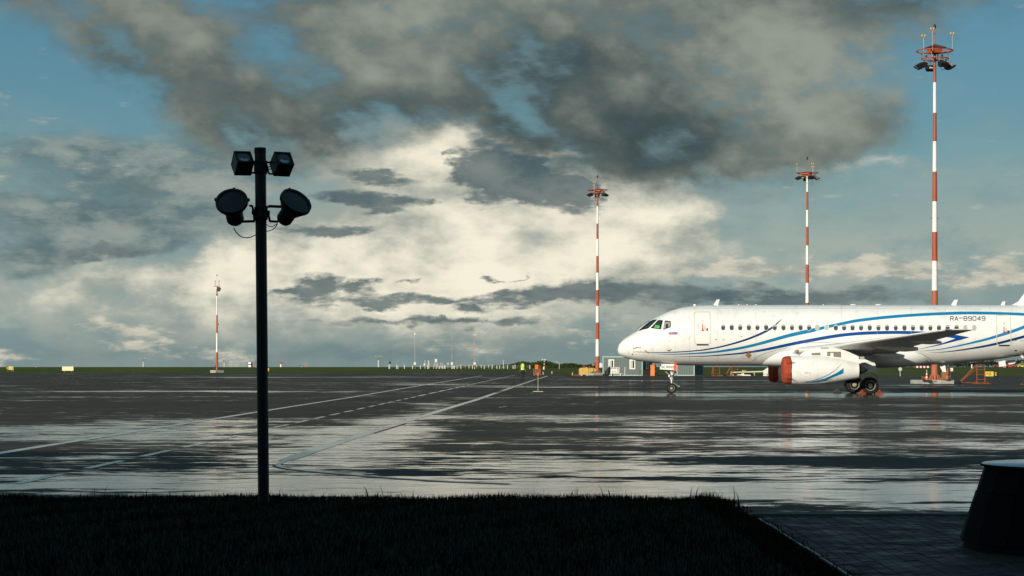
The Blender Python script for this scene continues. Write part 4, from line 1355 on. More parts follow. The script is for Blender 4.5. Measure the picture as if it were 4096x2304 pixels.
# landing gear
def wheel_parts(parent, c, r, wd, nslot, out):
    """tyre and rim about the y axis; out = side the rim face looks to"""
    prof = [(-wd / 2, r * .58), (-wd / 2, r * .80), (-wd * .44, r * .92), (-wd * .28, r * .985), (0, r), (wd * .28, r * .985), (wd * .44, r * .92), (wd / 2, r * .80), (wd / 2, r * .58)]
    MB().lathe(prof, c, 'y', 40, (False, False)).build('tyre', rubber, parent, True)
    s = out
    rm = MB().lathe([(s * wd * .46, r * .60), (s * wd * .50, r * .57), (s * wd * .40, r * .50), (s * wd * .40, r * .28), (s * wd * .50, r * .22), (s * wd * .52, r * .12), (s * wd * .52, .01)], c, 'y', 36, (False, True)).build('rim', rim_mat, parent, True, angle=40)
    MB().cyl((c[0], c[1] - wd * .4, c[2]), (c[0], c[1] + wd * .4, c[2]), r * .59, r * .59, 32).build('hub', dark_metal, parent)
    mb = MB()
    for i in range(nslot):
        a = 2 * PI * i / nslot
        ax, az = math.cos(a), math.sin(a)
        q = []
        for rr, hw in ((.30, .025), (.49, .045)):
            for sg in (-1, 1):
                q.append((c[0] + r * (rr * ax - sg * hw * az), c[1] + s * (wd * .40 + .004), c[2] + r * (rr * az + sg * hw * ax)))
        mb.add([q[0], q[1], q[3], q[2]], [(0, 1, 2, 3)])
    mb.build('rim_slots', black, parent, fix=False)
def main_gear(sd):
    g = MB()
    gx, gz = 14.19, .485
    g.cyl((gx, sd * 2.68, gz), (gx - .12, sd * 2.62, 1.15), .075, .075, 16).cyl((gx - .10, sd * 2.62, 1.0), (gx - .30, sd * 2.5, 2.05), .12, .12, 16)
    g.cyl((gx, sd * 2.35, gz), (gx, sd * 3.02, gz), .06, .06, 12)
    gear = g.build('main_gear', alloy, jet, True, angle=50)
    for y in (2.40, 2.98):
        wheel_parts(gear, (gx, sd * y, gz), .495, .36, 18, sd if y > 2.7 else -sd)
    MB().tube([(gx - .55, sd * 2.62, .62), (gx - .12, sd * 2.62, 1.02)], .045, 8).tube([(gx - .55, sd * 2.62, .62), (gx - .02, sd * 2.66, .50)], .03, 8).build('torque_link', alloy, gear)
    MB().tube([(gx + .16, sd * 2.75, 1.15), (gx + .42, sd * 2.8, 1.05), (gx + .45, sd * 2.8, .85), (gx + .3, sd * 2.75, .7)], .014, 6).build('brake_hose', black, gear)
    def pl(a, b, y=-3.2):
        c, r2 = Z4(a, b)
        k = (JD + y) / F
        return ((c - 2048) * k - JX, CAMH + (HZ - r2) * k)
    d = MB().prism([pl(*p) for p in ((1975, 460), (2270, 405), (2300, 440), (2365, 605), (2180, 640), (2000, 690))], sd * 3.2 - .02, sd * 3.2 + .02).build('gear_door', pale_grey, gear)
    MB().prism([pl(*p) for p in ((2055, 642), (2320, 608), (2335, 640), (2060, 678))], sd * 3.25 - .03, sd * 3.25 + .015).build('door_edge', white_skin, gear)
    MB().prism([pl(*p) for p in ((2060, 680), (2405, 600), (2400, 660), (2300, 672))], sd * 2.9 - .25, sd * 2.9 + .1).build('door_frame', alloy, gear)
    return gear
main_gear(-1)
main_gear(1)
def nose_gear():
    gx, gz = 3.13, .302
    g = MB().cyl((gx, 0, gz), (gx + .05, 0, .95), .055, .055, 14).cyl((gx + .03, 0, .75), (gx + .12, 0, 1.75), .10, .11, 16)
    g.cyl((gx, -.24, gz), (gx, .24, gz), .04, .04, 10).cyl((gx - .10, -.13, 1.02), (gx - .10, .13, 1.02), .07, .07, 10).cyl((gx + .20, -.1, 1.10), (gx + .20, .1, 1.10), .085, .085, 10)
    g.box((gx + .06, 0, 1.30), (.26, .28, .32), None, .04).box((gx + .02, 0, .88), (.20, .22, .14), None, .03)
    gear = g.build('nose_gear', alloy, jet, True, angle=45)
    for y in (-.19, .19):
        wheel_parts(gear, (gx, y, gz), .302, .20, 12, -1 if y < 0 else 1)
    MB().tube([(gx + .10, 0, .62), (gx + .42, 0, .40), (gx + .50, 0, .42)], .035, 8).tube([(gx - .38, -.06, 1.32), (gx - .05, -.06, 1.02)], .03, 8).build('torque_link', alloy, gear)
    MB().tube([(gx - .25, -.16, 1.05), (gx - .12, -.18, 1.2), (gx + .05, -.17, .95), (gx + .2, -.16, 1.25)], .012, 6).build('hydraulic_line', black, gear)
    MB().box((gx - .13, -.17, 1.02), (.10, .12, .14), None, .02).cyl((gx + .02, -.20, 1.12), (gx + .02, -.12, 1.12), .07, .07, 12).build('taxi_light', pale_grey, gear)
    # doors
    for y in (-.42, .42):
        sh = .03
        d = MB().prism([(2.53, 1.71), (3.27, 1.71), (3.24, 1.355), (2.49, 1.40)], y - .012, y + .012).build('gear_door', white_skin, gear)
        MB().prism([(3.272, 1.74), (3.42, 1.74), (3.41, 1.29), (3.245, 1.32)], y - .014, y + .014).build('red_door_panel', mat('bright_red_orange', (.75, .10, .02), .5), gear)
    o = flat_text('RA-89049', 2.545, 1.485, .062, .10, .0285, .014, -.4325, 'registration_lettering', black, gear)
nose_gear()

# tail
def build_tail():
    secs = []
    def fin(z):
        t = (z - 5.0) / 5.4
        return 24.3 + t * 3.4, 28.55 + t * .85
    n = 16
    vs, fs = [], []
    zs = [4.6, 5.4, 6.4, 7.6, 8.8, 10.0, 10.4]
    af = airfoil()
    for z in zs:
        xl, xt = fin(z)
        c = xt - xl
        for u, v in af:
            vs.append((xl + u * c, v * c * .8, z))
    m = len(af)
    for j in range(len(zs) - 1):
        for i in range(m):
            k = (i + 1) % m
            fs.append((j * m + i, j * m + k, (j + 1) * m + k, (j + 1) * m + i))
    fs += [tuple(range(m)), tuple((len(zs) - 1) * m + i for i in range(m))[::-1]]
    fn = MB().add(vs, fs).build('tail_fin', white_skin, jet, True, angle=50)
    # dorsal fillet
    pr = [(22.70, 5.10), (23.05, 5.19), (23.35, 5.36), (23.62, 5.72), (23.80, 6.0), (24.3, 6.35), (25.3, 6.9), (26.0, 6.4), (26.0, 4.9), (22.7, 4.9)]
    d = MB().prism(pr, -.09, .09).build('dorsal_fillet', white_skin, fn)
    bv = d.modifiers.new('edge', 'BEVEL')
    bv.width, bv.segments = .06, 3
    for sd in (-1, 1):
        loft([(sd * .3, 25.9, 28.7, 4.45, .8, 0), (sd * 2.5, 27.1, 29.2, 4.62, .8, 0), (sd * 5.0, 28.4, 29.7, 4.82, .8, 0)], 'tailplane', white_skin, jet)
build_tail()

# antennas and belly plates
def blade(c0, r0, c1, r1, ct, name='antenna', m=white_skin, lean=None):
    k = JD / F
    X = lambda c: (c - 2048) * k - JX
    Zz = lambda r: CAMH + (HZ - r) * k
    MB().prism([(X(c0), Zz(r1) - .06), (X(c0) + .02, Zz(r1)), (X(ct[0]), Zz(r0)), (X(ct[1]), Zz(r0) + .01), (X(c1), Zz(r1)), (X(c1), Zz(r1) - .06)], -.03, .03).build(name, m, jet)
blade(2852, 1198.5, 2871, 1220, (2867, 2879))
blade(3802, 1199.5, 3824, 1221, (3817, 3831))
blade(4000, 1206.5, 4016, 1222, (4010, 4022))
for c0, c1 in ((2772, 2786), (3399, 3426), (3500, 3528), (2952, 2958), (2985, 2992), (3020, 3027), (3290, 3296)):
    k = JD / F
    MB().ball((((c0 + c1) / 2 - 2048) * k - JX, 0, 5.15), 1, 12, 6, ((c1 - c0) / 2 * k, .10, .055)).build('antenna_dome', white_skin, jet, True)
def belly(poly, frame, y, name, m):
    k = (JD + y) / F
    MB().prism([((frame(a, b)[0] - 2048) * k - JX, CAMH + (HZ - frame(a, b)[1]) * k) for a, b in poly], y - .012, y + .012).build(name, m, jet)
belly([(1540, 958), (1600, 940), (1615, 1020), (1570, 1018)], Z2, -.25, 'belly_antenna', white_skin)
belly([(2245, 895), (2325, 882), (2338, 945), (2255, 960)], Z2, -.55, 'access_door', pale_grey)
belly([(2362, 880), (2448, 868), (2452, 905), (2440, 918), (2375, 932), (2362, 922)], Z2, .5, 'access_door', pale_grey)
belly([(2495, 808), (2530, 812), (2552, 852), (2535, 855)], Z2, -.35, 'drain_mast', white_skin)
MB().tube([(2.02, -.3, 1.80), (2.16, -.3, 2.4), (2.22, -.3, 1.50)], .015).box((2.23, -.3, 1.46), (.05, .04, .12), None, .01).build('drain_hose', black, jet)

# chocks at the wheels
def chock(x, y, label, m, sc=1.0):
    t = thing('wheel_chock', label, 'wheel chock', (JX + x, JD + y, 0), 0, 'wheel chocks at the main gear')
    for s in (-.28, .28):
        fr = MB()
        a, b, c = (-.21 * sc, s, .02), (.21 * sc, s, .02), (0, s, .25 * sc)
        fr.tube([a, b, c, a], .022, 6).tube([(-.07, s, .02), (0, s, .25 * sc), (.07, s, .02)], .014, 6)
        fr.build('side_frame', m, t)
    MB().tube([(0, -.28, .25 * sc), (0, .28, .25 * sc)], .02, 6).build('top_bar', m, t)
    for s in (-.21, .21):
        MB().tube([(s * sc, -.28, .02), (s * sc, .28, .02)], .02, 6).build('ground_bar', m, t)
ck = mat('chock_orange', (.26, .055, .015), .6, var=.2, vs=8)
chock(13.70, -3.0, 'orange triangular chock in front of the near main wheel', ck)
chock(14.68, -3.0, 'orange triangular chock behind the near main wheel', ck)
chock(13.2, 2.6, 'dark triangular chock in front of the far main wheel', mat('chock_dark', (.05, .045, .04), .7))

# ------------------------------------------------------------------ masts, poles, apron equipment
mast_red = mat('mast_red', (.37, .075, .028), .6, var=.12, vs=1.5, dirt=(.22, .06, .035), dirt_amt=.5, ds=2)
mast_base_red = mat('mast_base_faded_red', (.40, .12, .06), .7, var=.2, vs=3, dirt=(.22, .06, .03), dirt_amt=.7, ds=3)
mast_white = mat('mast_white', (.80, .79, .75), .55, var=.05, vs=2)
lamp_black = mat('lamp_black', (.012, .014, .012), .5, var=.2, vs=6)
lamp_inner = mat('lamp_reflector', (.55, .55, .50), .25, metal=.6)
lamp_yellow = mat('obstruction_lamp', (.70, .38, .06), .35, spec=.6)
grey_metal = mat('galvanised', (.30, .31, .30), .5, metal=.4, var=.1, vs=6)
concrete = mat('concrete', (.40, .40, .36), .85, var=.2, vs=2.5, dirt=(.18, .18, .15), dirt_amt=.6, ds=3, bump=.3, bs=10)
white_obj = mat('white_equipment', (.74, .73, .67), .5, var=.05, vs=4)
grey_box = mat('ballast_box', (.36, .36, .33), .6)

def flood(parent, ang, rad, z, sc, tilt=R(28)):
    """wedge-shaped floodlight hung under the ring"""
    M = Matrix.Rotation(ang, 3, 'Z')
    def tr(v):
        return M @ Vector((v[0] * sc + rad, v[1] * sc, 0)) + Vector((0, 0, z + v[2] * sc))
    hs = [(-.30, .22), (.05, .30), (.62, -.02), (.10, -.34), (-.28, -.20)]
    vs = [tr((a, -.42, b)) for a, b in hs] + [tr((a, .42, b)) for a, b in hs]
    n = 5
    fs = [tuple(range(n)), tuple(range(2 * n - 1, n - 1, -1))] + [(i, n + i, n + (i + 1) % n, (i + 1) % n) for i in range(n)]
    f = MB().add(vs, fs).build('floodlight', lamp_black, parent)
    g = [(.585, -.06), (.13, -.33)]
    vs = [tr((g[0][0], -.36, g[0][1] - .012)), tr((g[0][0], .36, g[0][1] - .012)), tr((g[1][0], .36, g[1][1] - .02)), tr((g[1][0], -.36, g[1][1] - .02))]
    MB().add(vs, [(0, 1, 2, 3)]).build('lens', mat('flood_glass', (.05, .055, .05), .12, spec=.7), f, fix=False)
    MB().add([tr((-.31, y, b)) for y, b in ((-.2, .10), (.2, .10), (.2, -.10), (-.2, -.10))] + [tr((-.42, y, b)) for y, b in ((-.15, .07), (.15, .07), (.15, -.08), (-.15, -.08))],
             [(0, 1, 2, 3), (7, 6, 5, 4), (0, 4, 5, 1), (1, 5, 6, 2), (2, 6, 7, 3), (3, 7, 4, 0)]).build('ballast', mat('ballast_pale', (.5, .5, .44), .5), f)
    MB().tube([tr((-.1, -.40, .1)), tr((-.2, -.25, .62)), tr((-.2, .25, .62)), tr((-.1, .40, .1))], .03 * sc, 6).build('bracket', grey_metal, f)
def obstruction(parent, x, y, z0, z1, n, r=.075):
    o = MB().cyl((x, y, z0), (x, y, z1), .022, .022, 6).build('lamp_stem', grey_metal, parent)
    for k in range(n):
        a = k * PI / max(1, n - 1) if n > 1 else 0
        dx, dy = (.12 * math.cos(a), .12 * math.sin(a) * .4) if n > 1 else (0, 0)
        MB().lathe([(0, r * .55), (.04, r * .6), (.05, r), (.14, r * 1.05), (.20, r * .6), (.22, .01)], (x + dx, y + dy, z1), 'z', 10).build('obstruction_lamp', lamp_yellow, o, True)
        MB().cyl((x, y, z1 - .08), (x + dx, y + dy, z1), .03, .04, 6).build('lamp_cup', grey_metal, o)
def tall_mast(label, col, d, H, rot, bands, stems, angs, drop=1.15):
    sc = H / 30.4
    lo = .55 * drop / 1.15
    t = thing('light_mast', label, 'light mast', ((col - 2048) / F * d, d, 0), 0, 'tall red and white banded light masts')
    hub = 28.0 * sc
    rad = lambda z: (.30 - (.30 - .115) * min(1, z / 28.0 / sc)) * (sc ** .3)
    z0 = .35
    cuts = [z0] + bands + [hub]
    # bands from the ground up: faded red first
    for i in range(len(cuts) - 1):
        a, b = cuts[i], cuts[i + 1]
        m = (mast_base_red if i == 0 else mast_red) if i % 2 == 0 else mast_white
        MB().cyl((0, 0, a), (0, 0, b), rad(a), rad(b), 20, True).build('mast_band', m, t, True, angle=40)
    fl = MB().cyl((0, 0, .33), (0, 0, .38), .62, .62, 20)
    for k in range(12):
        a = 2 * PI * k / 12
        c, s_ = math.cos(a), math.sin(a)
        q = [(rad(0) * .96, .38), (.56, .38), (rad(0) * .96, .85)]
        e = .012
        fl.add([(r * c - sg * e * s_, r * s_ + sg * e * c, z) for sg in (-1, 1) for r, z in q], [(0, 1, 2), (5, 4, 3), (0, 3, 4, 1), (1, 4, 5, 2), (2, 5, 3, 0)])
    fl.build('base_flange', mast_base_red, t)
    # head
    hd = MB().torus((0, 0, hub + .12), 1.5 * sc, .05, 40, 6).build('guard_ring', mast_red, t, True)
    lr = MB().torus((0, 0, hub - lo), 1.12 * sc, .045, 36, 6)
    lr.build('lower_ring', mast_red, t, True)
    ar = MB()
    for k in range(4):
        a = rot + PI / 4 + k * PI / 2
        c, s_ = math.cos(a), math.sin(a)
        ar.tube([(.1 * c, .1 * s_, hub - .1), (1.5 * sc * c, 1.5 * sc * s_, hub + .1)], .05, 6)
        ar.tube([(1.12 * sc * c, 1.12 * sc * s_, hub + .05), (1.12 * sc * c, 1.12 * sc * s_, hub - lo)], .045, 6)
        ar.tube([(.1 * c, .1 * s_, hub - lo - .05), (1.12 * sc * c, 1.12 * sc * s_, hub - lo)], .035, 6)
    ar.build('spokes', mast_red, t)
    M = Matrix.Rotation(rot, 3, 'Z')
    MB().box((0, 0, hub + (.12 if drop > 1 else .0)), (.95, .95, .42), M, .03).build('hub_box', mast_red, t)
    ro = MB()
    h0, h1 = .78, hub + (.40 if drop > 1 else .22)
    vs = [M @ Vector((x, y, 0)) + Vector((0, 0, h1 - .04)) for x, y in ((-h0, -h0), (h0, -h0), (h0, h0), (-h0, h0))] + [Vector((0, 0, h1 + (.32 if drop > 1 else .12)))]
    ro.add(vs, [(0, 1, 4), (1, 2, 4), (2, 3, 4), (3, 0, 4), (3, 2, 1, 0)]).build('hub_roof', mat('mast_roof', (.16, .05, .03), .6), t)
    for a in angs:
        flood(t, R(a), 1.25 * sc, hub - drop * sc, sc * .82)
    for k in range(5):
        a = rot + k * 1.3
        MB().box((.7 * math.cos(a), .7 * math.sin(a), hub - .35 - .1 * (k % 2)), (.16, .14, .22), None, .02).build('ballast_box', white_obj if k % 2 else lamp_black, t)
    MB().tube([(.5, -.3, hub - .6), (.75, -.45, hub - 1.4), (.55, -.5, hub - 1.6), (.4, -.4, hub - 1.35), (.5, -.35, hub - 1.0)], .014, 5).build('loose_cable', black, t)
    MB().tube([(-.6, -.4, hub - .7), (-.4, -.5, hub - 1.2), (-.15, -.4, hub - 1.1)], .014, 5).build('loose_cable', black, t)
    MB().cyl((0, 0, h1 + .25), (0, 0, H - .35), .03, .025, 6).build('lightning_rod', mast_red, t)
    MB().cyl((0, 0, H - .40), (0, 0, H - .12), .10, .12, 10).cyl((0, 0, H - .12), (0, 0, H), .10, .03, 10).build('rod_head', lamp_black, t)
    for x, zt, n in stems:
        obstruction(t, x * sc, -.9 * sc if abs(x) < 1 else -.3, hub - .2, hub + zt * sc, n)
    MB().box((rad(8) + .05, 0, 14 * sc), (.14, .04, .04)).box((-rad(8) - .05, 0, 14 * sc), (.14, .04, .04)).build('step_bracket', dark_metal, t)
    return t
bz = lambda d, rows: [CAMH + (HZ - r) * d / F for r in rows]
tall_mast('tallest banded light mast, standing behind the rear fuselage', 3739, 174, 30.4, R(20), bz(174, (1162, 1044, 928, 806, 687, 566, 451.5, 330)),
          ((-1.0, 1.25, 2), (-.38, 1.75, 2), (1.42, 1.45, 2)), (170, 206, 290, 338, 14, 95))
tall_mast('banded light mast rising behind the middle of the fuselage', 3229, 265, 28.3, R(55), bz(265, (1380, 1300, 1211, 1132, 1058, 982, 907, 840, 767)),
          ((-1.45, 1.2, 1), (.62, 1.2, 2), (.66, .75, 2)), (195, 285, 345, 90), .60)
tall_mast('banded light mast between the yellow trailer and the cabins', 2390, 288, 28.0, R(-10), bz(288, (1425, 1357, 1290, 1224, 1160, 1091, 1024, 956, 894, 825)),
          ((-.5, 1.1, 2), (-.62, .7, 1), (1.3, .95, 1)), (172, 212, 318, 352, 90), .62)

def plinth(label, col, d, w, h, rz, dy=0.0):
    o = MB().box((0, 0, h / 2), (w, w, h), None, .04).build('concrete_plinth', concrete, None, loc=((col - 2048) / F * d, d + dy, 0))
    o.rotation_euler = (0, 0, rz)
    return tag(o, label, 'plinth', 'concrete plinths under the masts')
plinth('broad concrete block under the tallest mast', 3744, 171.2, 2.75, .34, R(12), 1.6)
plinth('concrete block beside the yellow trailer under the middle mast', 2386, 285, 1.9, .36, R(25), 1.0)

# the small mast at the left
def small_mast():
    s = Spot(868, 365)
    t = thing('light_mast', 'short slim banded mast on the left with one black floodlight', 'light mast', s.loc)
    cut = [s.z(r) for r in (1481, 1409, 1332, 1260, 1183)]
    for i in range(4):
        r0, r1 = .20 - .022 * i, .20 - .022 * (i + 1)
        MB().cyl((0, 0, cut[i]), (0, 0, cut[i + 1]), r0, r1, 14).build('mast_band', mast_red if i % 2 == 0 else mast_white, t, True, angle=40)
    MB().cyl((0, 0, s.z(1183)), (0, 0, s.z(1150)), .10, .10, 10).cyl((0, 0, s.z(1182)), (0, 0, s.z(1176)), .16, .16, 10).build('head_tube', mast_red, t)
    MB().box((0, 0, s.z(1145)), (1.15, .09, .10)).box((0, 0, s.z(1145)), (.09, .8, .10)).build('crossbar', mast_red, t)
    for dx in (-.32, .35):
        MB().cyl((dx, 0, s.z(1145)), (dx, 0, s.z(1127)), .04, .04, 6).build('lamp_stem', mast_red, t)
        MB().ball((dx, 0, s.z(1124)), .13, 10, 6).build('obstruction_lamp', lamp_yellow, t, True)
    MB().prism([(.05, s.z(1147)), (.52, s.z(1149)), (.66, s.z(1153)), (.50, s.z(1165)), (.12, s.z(1166))], -.35, .3).build('floodlight', lamp_black, t)
    MB().box((-.12, -.1, s.z(1153)), (.25, .25, .45), None, .05).build('ballast_box', white_obj, t)
    MB().cyl((0, 0, s.z(1145)), (0, 0, s.z(1103)), .022, .018, 6).build('lightning_rod', grey_metal, t)
    MB().ball((0, 0, s.z(1101)), .11, 8, 6).build('rod_head', lamp_black, t)
    MB().box((.28, 0, s.z(1297)), (.12, .12, .28)).box((-.3, 0, s.z(1464)), (.14, .14, .4)).build('cable_box', dark_metal, t)
    p = MB().box((0, 0, .2), (1.75, 1.75, .46), None, .03).build('concrete_plinth', concrete, None, loc=s.loc)
    p.rotation_euler = (0, 0, R(-50))
    tag(p, 'concrete block under the short slim mast on the left', 'plinth')
small_mast()

# dark floodlight pole on the lawn
def near_pole():
    s = Spot(1055, 25.2)
    k = 3.22 * s.k                            # enlarged-photo units per metre
    t = thing('floodlight_pole', 'black floodlight pole on the lawn with two box lamps and two round floodlights', 'floodlight pole', (s.loc[0], s.loc[1], 0.05))
    dk = mat('pole_black', (.014, .016, .018), .5, spec=.35, var=.2, vs=5)
    dk2 = mat('pole_black_matt', (.010, .011, .012), .65, spec=.3)
    X = lambda a: ((800 + a / 3.22) - 1055) / s.k
    Z = lambda b: s.z(550 + b / 3.22) - .05
    V = lambda a, b, y=0: Vector((X(a), y, Z(b)))
    top, bot = V(776, 140), Vector((0, 0, -.1))
    MB().cyl(bot, top, .0685, .0685, 28).build('pole', dk, t, True, angle=40)
    MB().cyl(V(775, 205), V(774.5, 133), .0715, .0715, 28).build('pole_cap', dk2, t, True, angle=40)
    for a, b0, b1 in ((781, 300, 468), (785, 895, 1060)):
        MB().cyl(V(a, b1), V(a, b0), .082, .082, 20).build('clamp', dk2, t, True, angle=40)
        for b in (b0 + 20, b1 - 35):
            for dx in (-.045, .0, .045):
                MB().box((X(a) + dx, -.083, Z(b)), (.022, .03, .03), None, .004).build('clamp_bolt', dk2, t)
    # box lamps: a near corner and three edges leading away from it
    def box_lamp(C, a, b, c):
        A, B, Cc = Vector(a), Vector(b), Vector(c)
        L = .212
        A.normalize()
        B = (B - A * A.dot(B)).normalized()
        Cc = A.cross(B) * (1 if A.cross(B).dot(Cc) > 0 else -1)
        o = V(*C, y=-.10)
        h = MB().axes_box(o + Cc * .012, A * L, B * L, Cc * (L - .012)).build('box_lamp', dk, t)
        bz_ = MB()
        e = .016
        n = -Cc * .014
        for p, q, r in ((o, A * L, B * e), (o + B * (L - e), A * L, B * e), (o + B * e, A * e, B * (L - 2 * e)), (o + A * (L - e) + B * e, A * e, B * (L - 2 * e))):
            bz_.axes_box(p + Cc * .0115, q, r, n)
        bz_.build('bezel', dk2, h)
        ce = o + (A + B) * (L / 2)
        gl = MB()
        N = 28
        gl.add([ce + Cc * .011 + (A * math.cos(2 * PI * i / N) + B * math.sin(2 * PI * i / N)) * .078 for i in range(N)], [tuple(range(N))])
        gl.build('lens', mat('lamp_lens', (.02, .024, .028), .08, spec=.8), h, fix=False)
        rb = MB()
        for i in range(9):
            w0 = R(-150 + i * 13)
            u = A * math.cos(w0) + B * math.sin(w0)
            v = A * -math.sin(w0) + B * math.cos(w0)
            rb.add([ce + Cc * .0095 + u * r + v * w_ for r, w_ in ((.030, -.0022), (.072, -.005), (.072, .005), (.030, .0022))], [(0, 1, 2, 3)])
        rb.build('reflector_ribs', mat('reflector_rib', (.5, .55, .58), .25, metal=.8), h, fix=False)
        return o, A, B, Cc
    box_lamp((497, 325), (208, 91, 5), (-65, 150, 157), (-57, 143, -167))
    box_lamp((1020, 350), (198, 106, 0), (-73, 124, 172), (-75, 154, -145))
    br = MB().tube([V(855, 318), V(930, 318, .05)], .012).tube([V(860, 350), V(880, 440), V(890, 467), V(960, 467, .05)], .012).tube([V(875, 385), V(905, 365, .04)], .006).tube([V(880, 412), V(910, 400, .04)], .006)
    br.build('lamp_bracket', dk2, t)
    MB().tube([V(700, 453), V(650, 453, .05)], .014).tube([V(705, 330), V(665, 345, .05)], .012).build('lamp_bracket', dk2, t)
    # round floodlights
    def round_flood(fc, nrm, r, rb, ln, lab):
        n = Vector(nrm).normalized()
        c = V(*fc, y=-.12)
        u = n.cross(Vector((0, 0, 1))).normalized()
        v = u.cross(n)
        prof = [(.000, r * .86), (.012, r * .87), (.014, r), (-.030, r * 1.02), (-.045, r * .985), (-.10, r * .80), (-.17, r * .60), (-.20, rb), (-ln + .03, rb), (-ln, rb * .82), (-ln - .004, .02)]
        N = 40
        vs, fs = [], []
        for p, rr in prof:
            for i in range(N):
                a = 2 * PI * i / N
                vs.append(c + n * p + (u * math.cos(a) + v * math.sin(a)) * rr)
        for j in range(len(prof) - 1):
            for i in range(N):
                q = (i + 1) % N
                fs.append((j * N + i, j * N + q, (j + 1) * N + q, (j + 1) * N + i))
        h = MB().add(vs, fs).build('round_floodlight', dk, t, True, angle=35)
        gm = mat('flood_lens', (.028, .036, .036), .45, spec=.25, var=.2, vs=6)
        rings = [(.001, r * .86), (.007, r * .6), (.011, r * .3)]
        vs, fs = [], []
        for p, rr in rings:
            for i in range(N):
                a = 2 * PI * i / N
                vs.append(c + n * (p - .006) + (u * math.cos(a) + v * math.sin(a)) * rr)
        vs.append(c + n * .006)
        for j in range(2):
            for i in range(N):
                q = (i + 1) % N
                fs.append((j * N + i, j * N + q, (j + 1) * N + q, (j + 1) * N + i))
        fs += [(2 * N + i, 2 * N + (i + 1) % N, 3 * N) for i in range(N)]
        MB().add(vs, fs).build('lens', gm, h, True)
        for a in (10, 92, 172):
            e = u * math.cos(R(a)) + v * math.sin(R(a))
            MB().box(c + e * (r * 1.04) - n * .01, (.028, .028, .04), None, .005).build('clip', dk2, h)
        w = c + u * (-r * 1.0) - n * .02
        pts = [w + Vector((-.055 * math.sin(PI * i / 8), 0, .028 - .056 * i / 8)) for i in range(9)]
        MB().tube(pts, .0016, 5).build('safety_wire', dk2, h)
        return c, n, u, v
    round_flood((425, 830), (-.03, -.79, .61), .197, .108, .36, '')
    round_flood((1252, 832), (.52, -.56, .65), .203, .100, .35, '')
    MB().tube([V(640, 880, -.02), V(672, 880), V(690, 960), V(702, 1075)], .015).tube([V(702, 1078), V(505, 1080, .06)], .018).box(V(682, 965), (.03, .05, .05), None, .006).build('flood_bracket', dk2, t)
    MB().tube([V(868, 900), V(880, 885), V(1065, 890, .03)], .019).tube([V(868, 955), V(885, 1010), V(900, 1080), V(1000, 1080, .05)], .016).box(V(884, 968), (.03, .05, .05), None, .006).build('flood_bracket', dk2, t)
    def sag(p, q, c, n=12):
        return [p.lerp(q, i / n) * 1.0 + (c - (p + q) * .5) * (4 * (i / n) * (1 - i / n)) * .5 for i in range(n + 1)]
    MB().tube(sag(V(420, 1160, .1), V(716, 1254), V(530, 1360)), .0065).build('cable', dk2, t)
    MB().tube(sag(V(860, 1120), V(990, 1100, .05), V(915, 1185)), .005).tube(sag(V(860, 1207), V(992, 1105, .05), V(960, 1200)), .006).build('cable', dk2, t)
near_pole()

# ------------------------------------------------------------------ person walking away in a hi-vis vest
def skin_mesh(name, joints, edges, m, parent, sub=2):
    """body grown over a skeleton: joints = name: (x, y, z, rx, ry)"""
    ks = list(joints)
    me = bpy.data.meshes.new(name)
    me.from_pydata([joints[k][:3] for k in ks], [(ks.index(a), ks.index(b)) for a, b in edges], [])
    o = link(name, me)
    md = o.modifiers.new('skin', 'SKIN')
    for i, k in enumerate(ks):
        me.skin_vertices[0].data[i].radius = joints[k][3:5]
    me.skin_vertices[0].data[0].use_root = True
    sb = o.modifiers.new('smooth', 'SUBSURF')
    sb.levels = sb.render_levels = sub
    dg = bpy.context.evaluated_depsgraph_get()
    me2 = bpy.data.meshes.new_from_object(o.evaluated_get(dg))
    bpy.data.objects.remove(o)
    me2.name = name
    me2.materials.clear()
    for q in (m if isinstance(m, list) else [m]):
        me2.materials.append(q)
    me2.polygons.foreach_set('use_smooth', [True] * len(me2.polygons))
    return link(name, me2, parent)
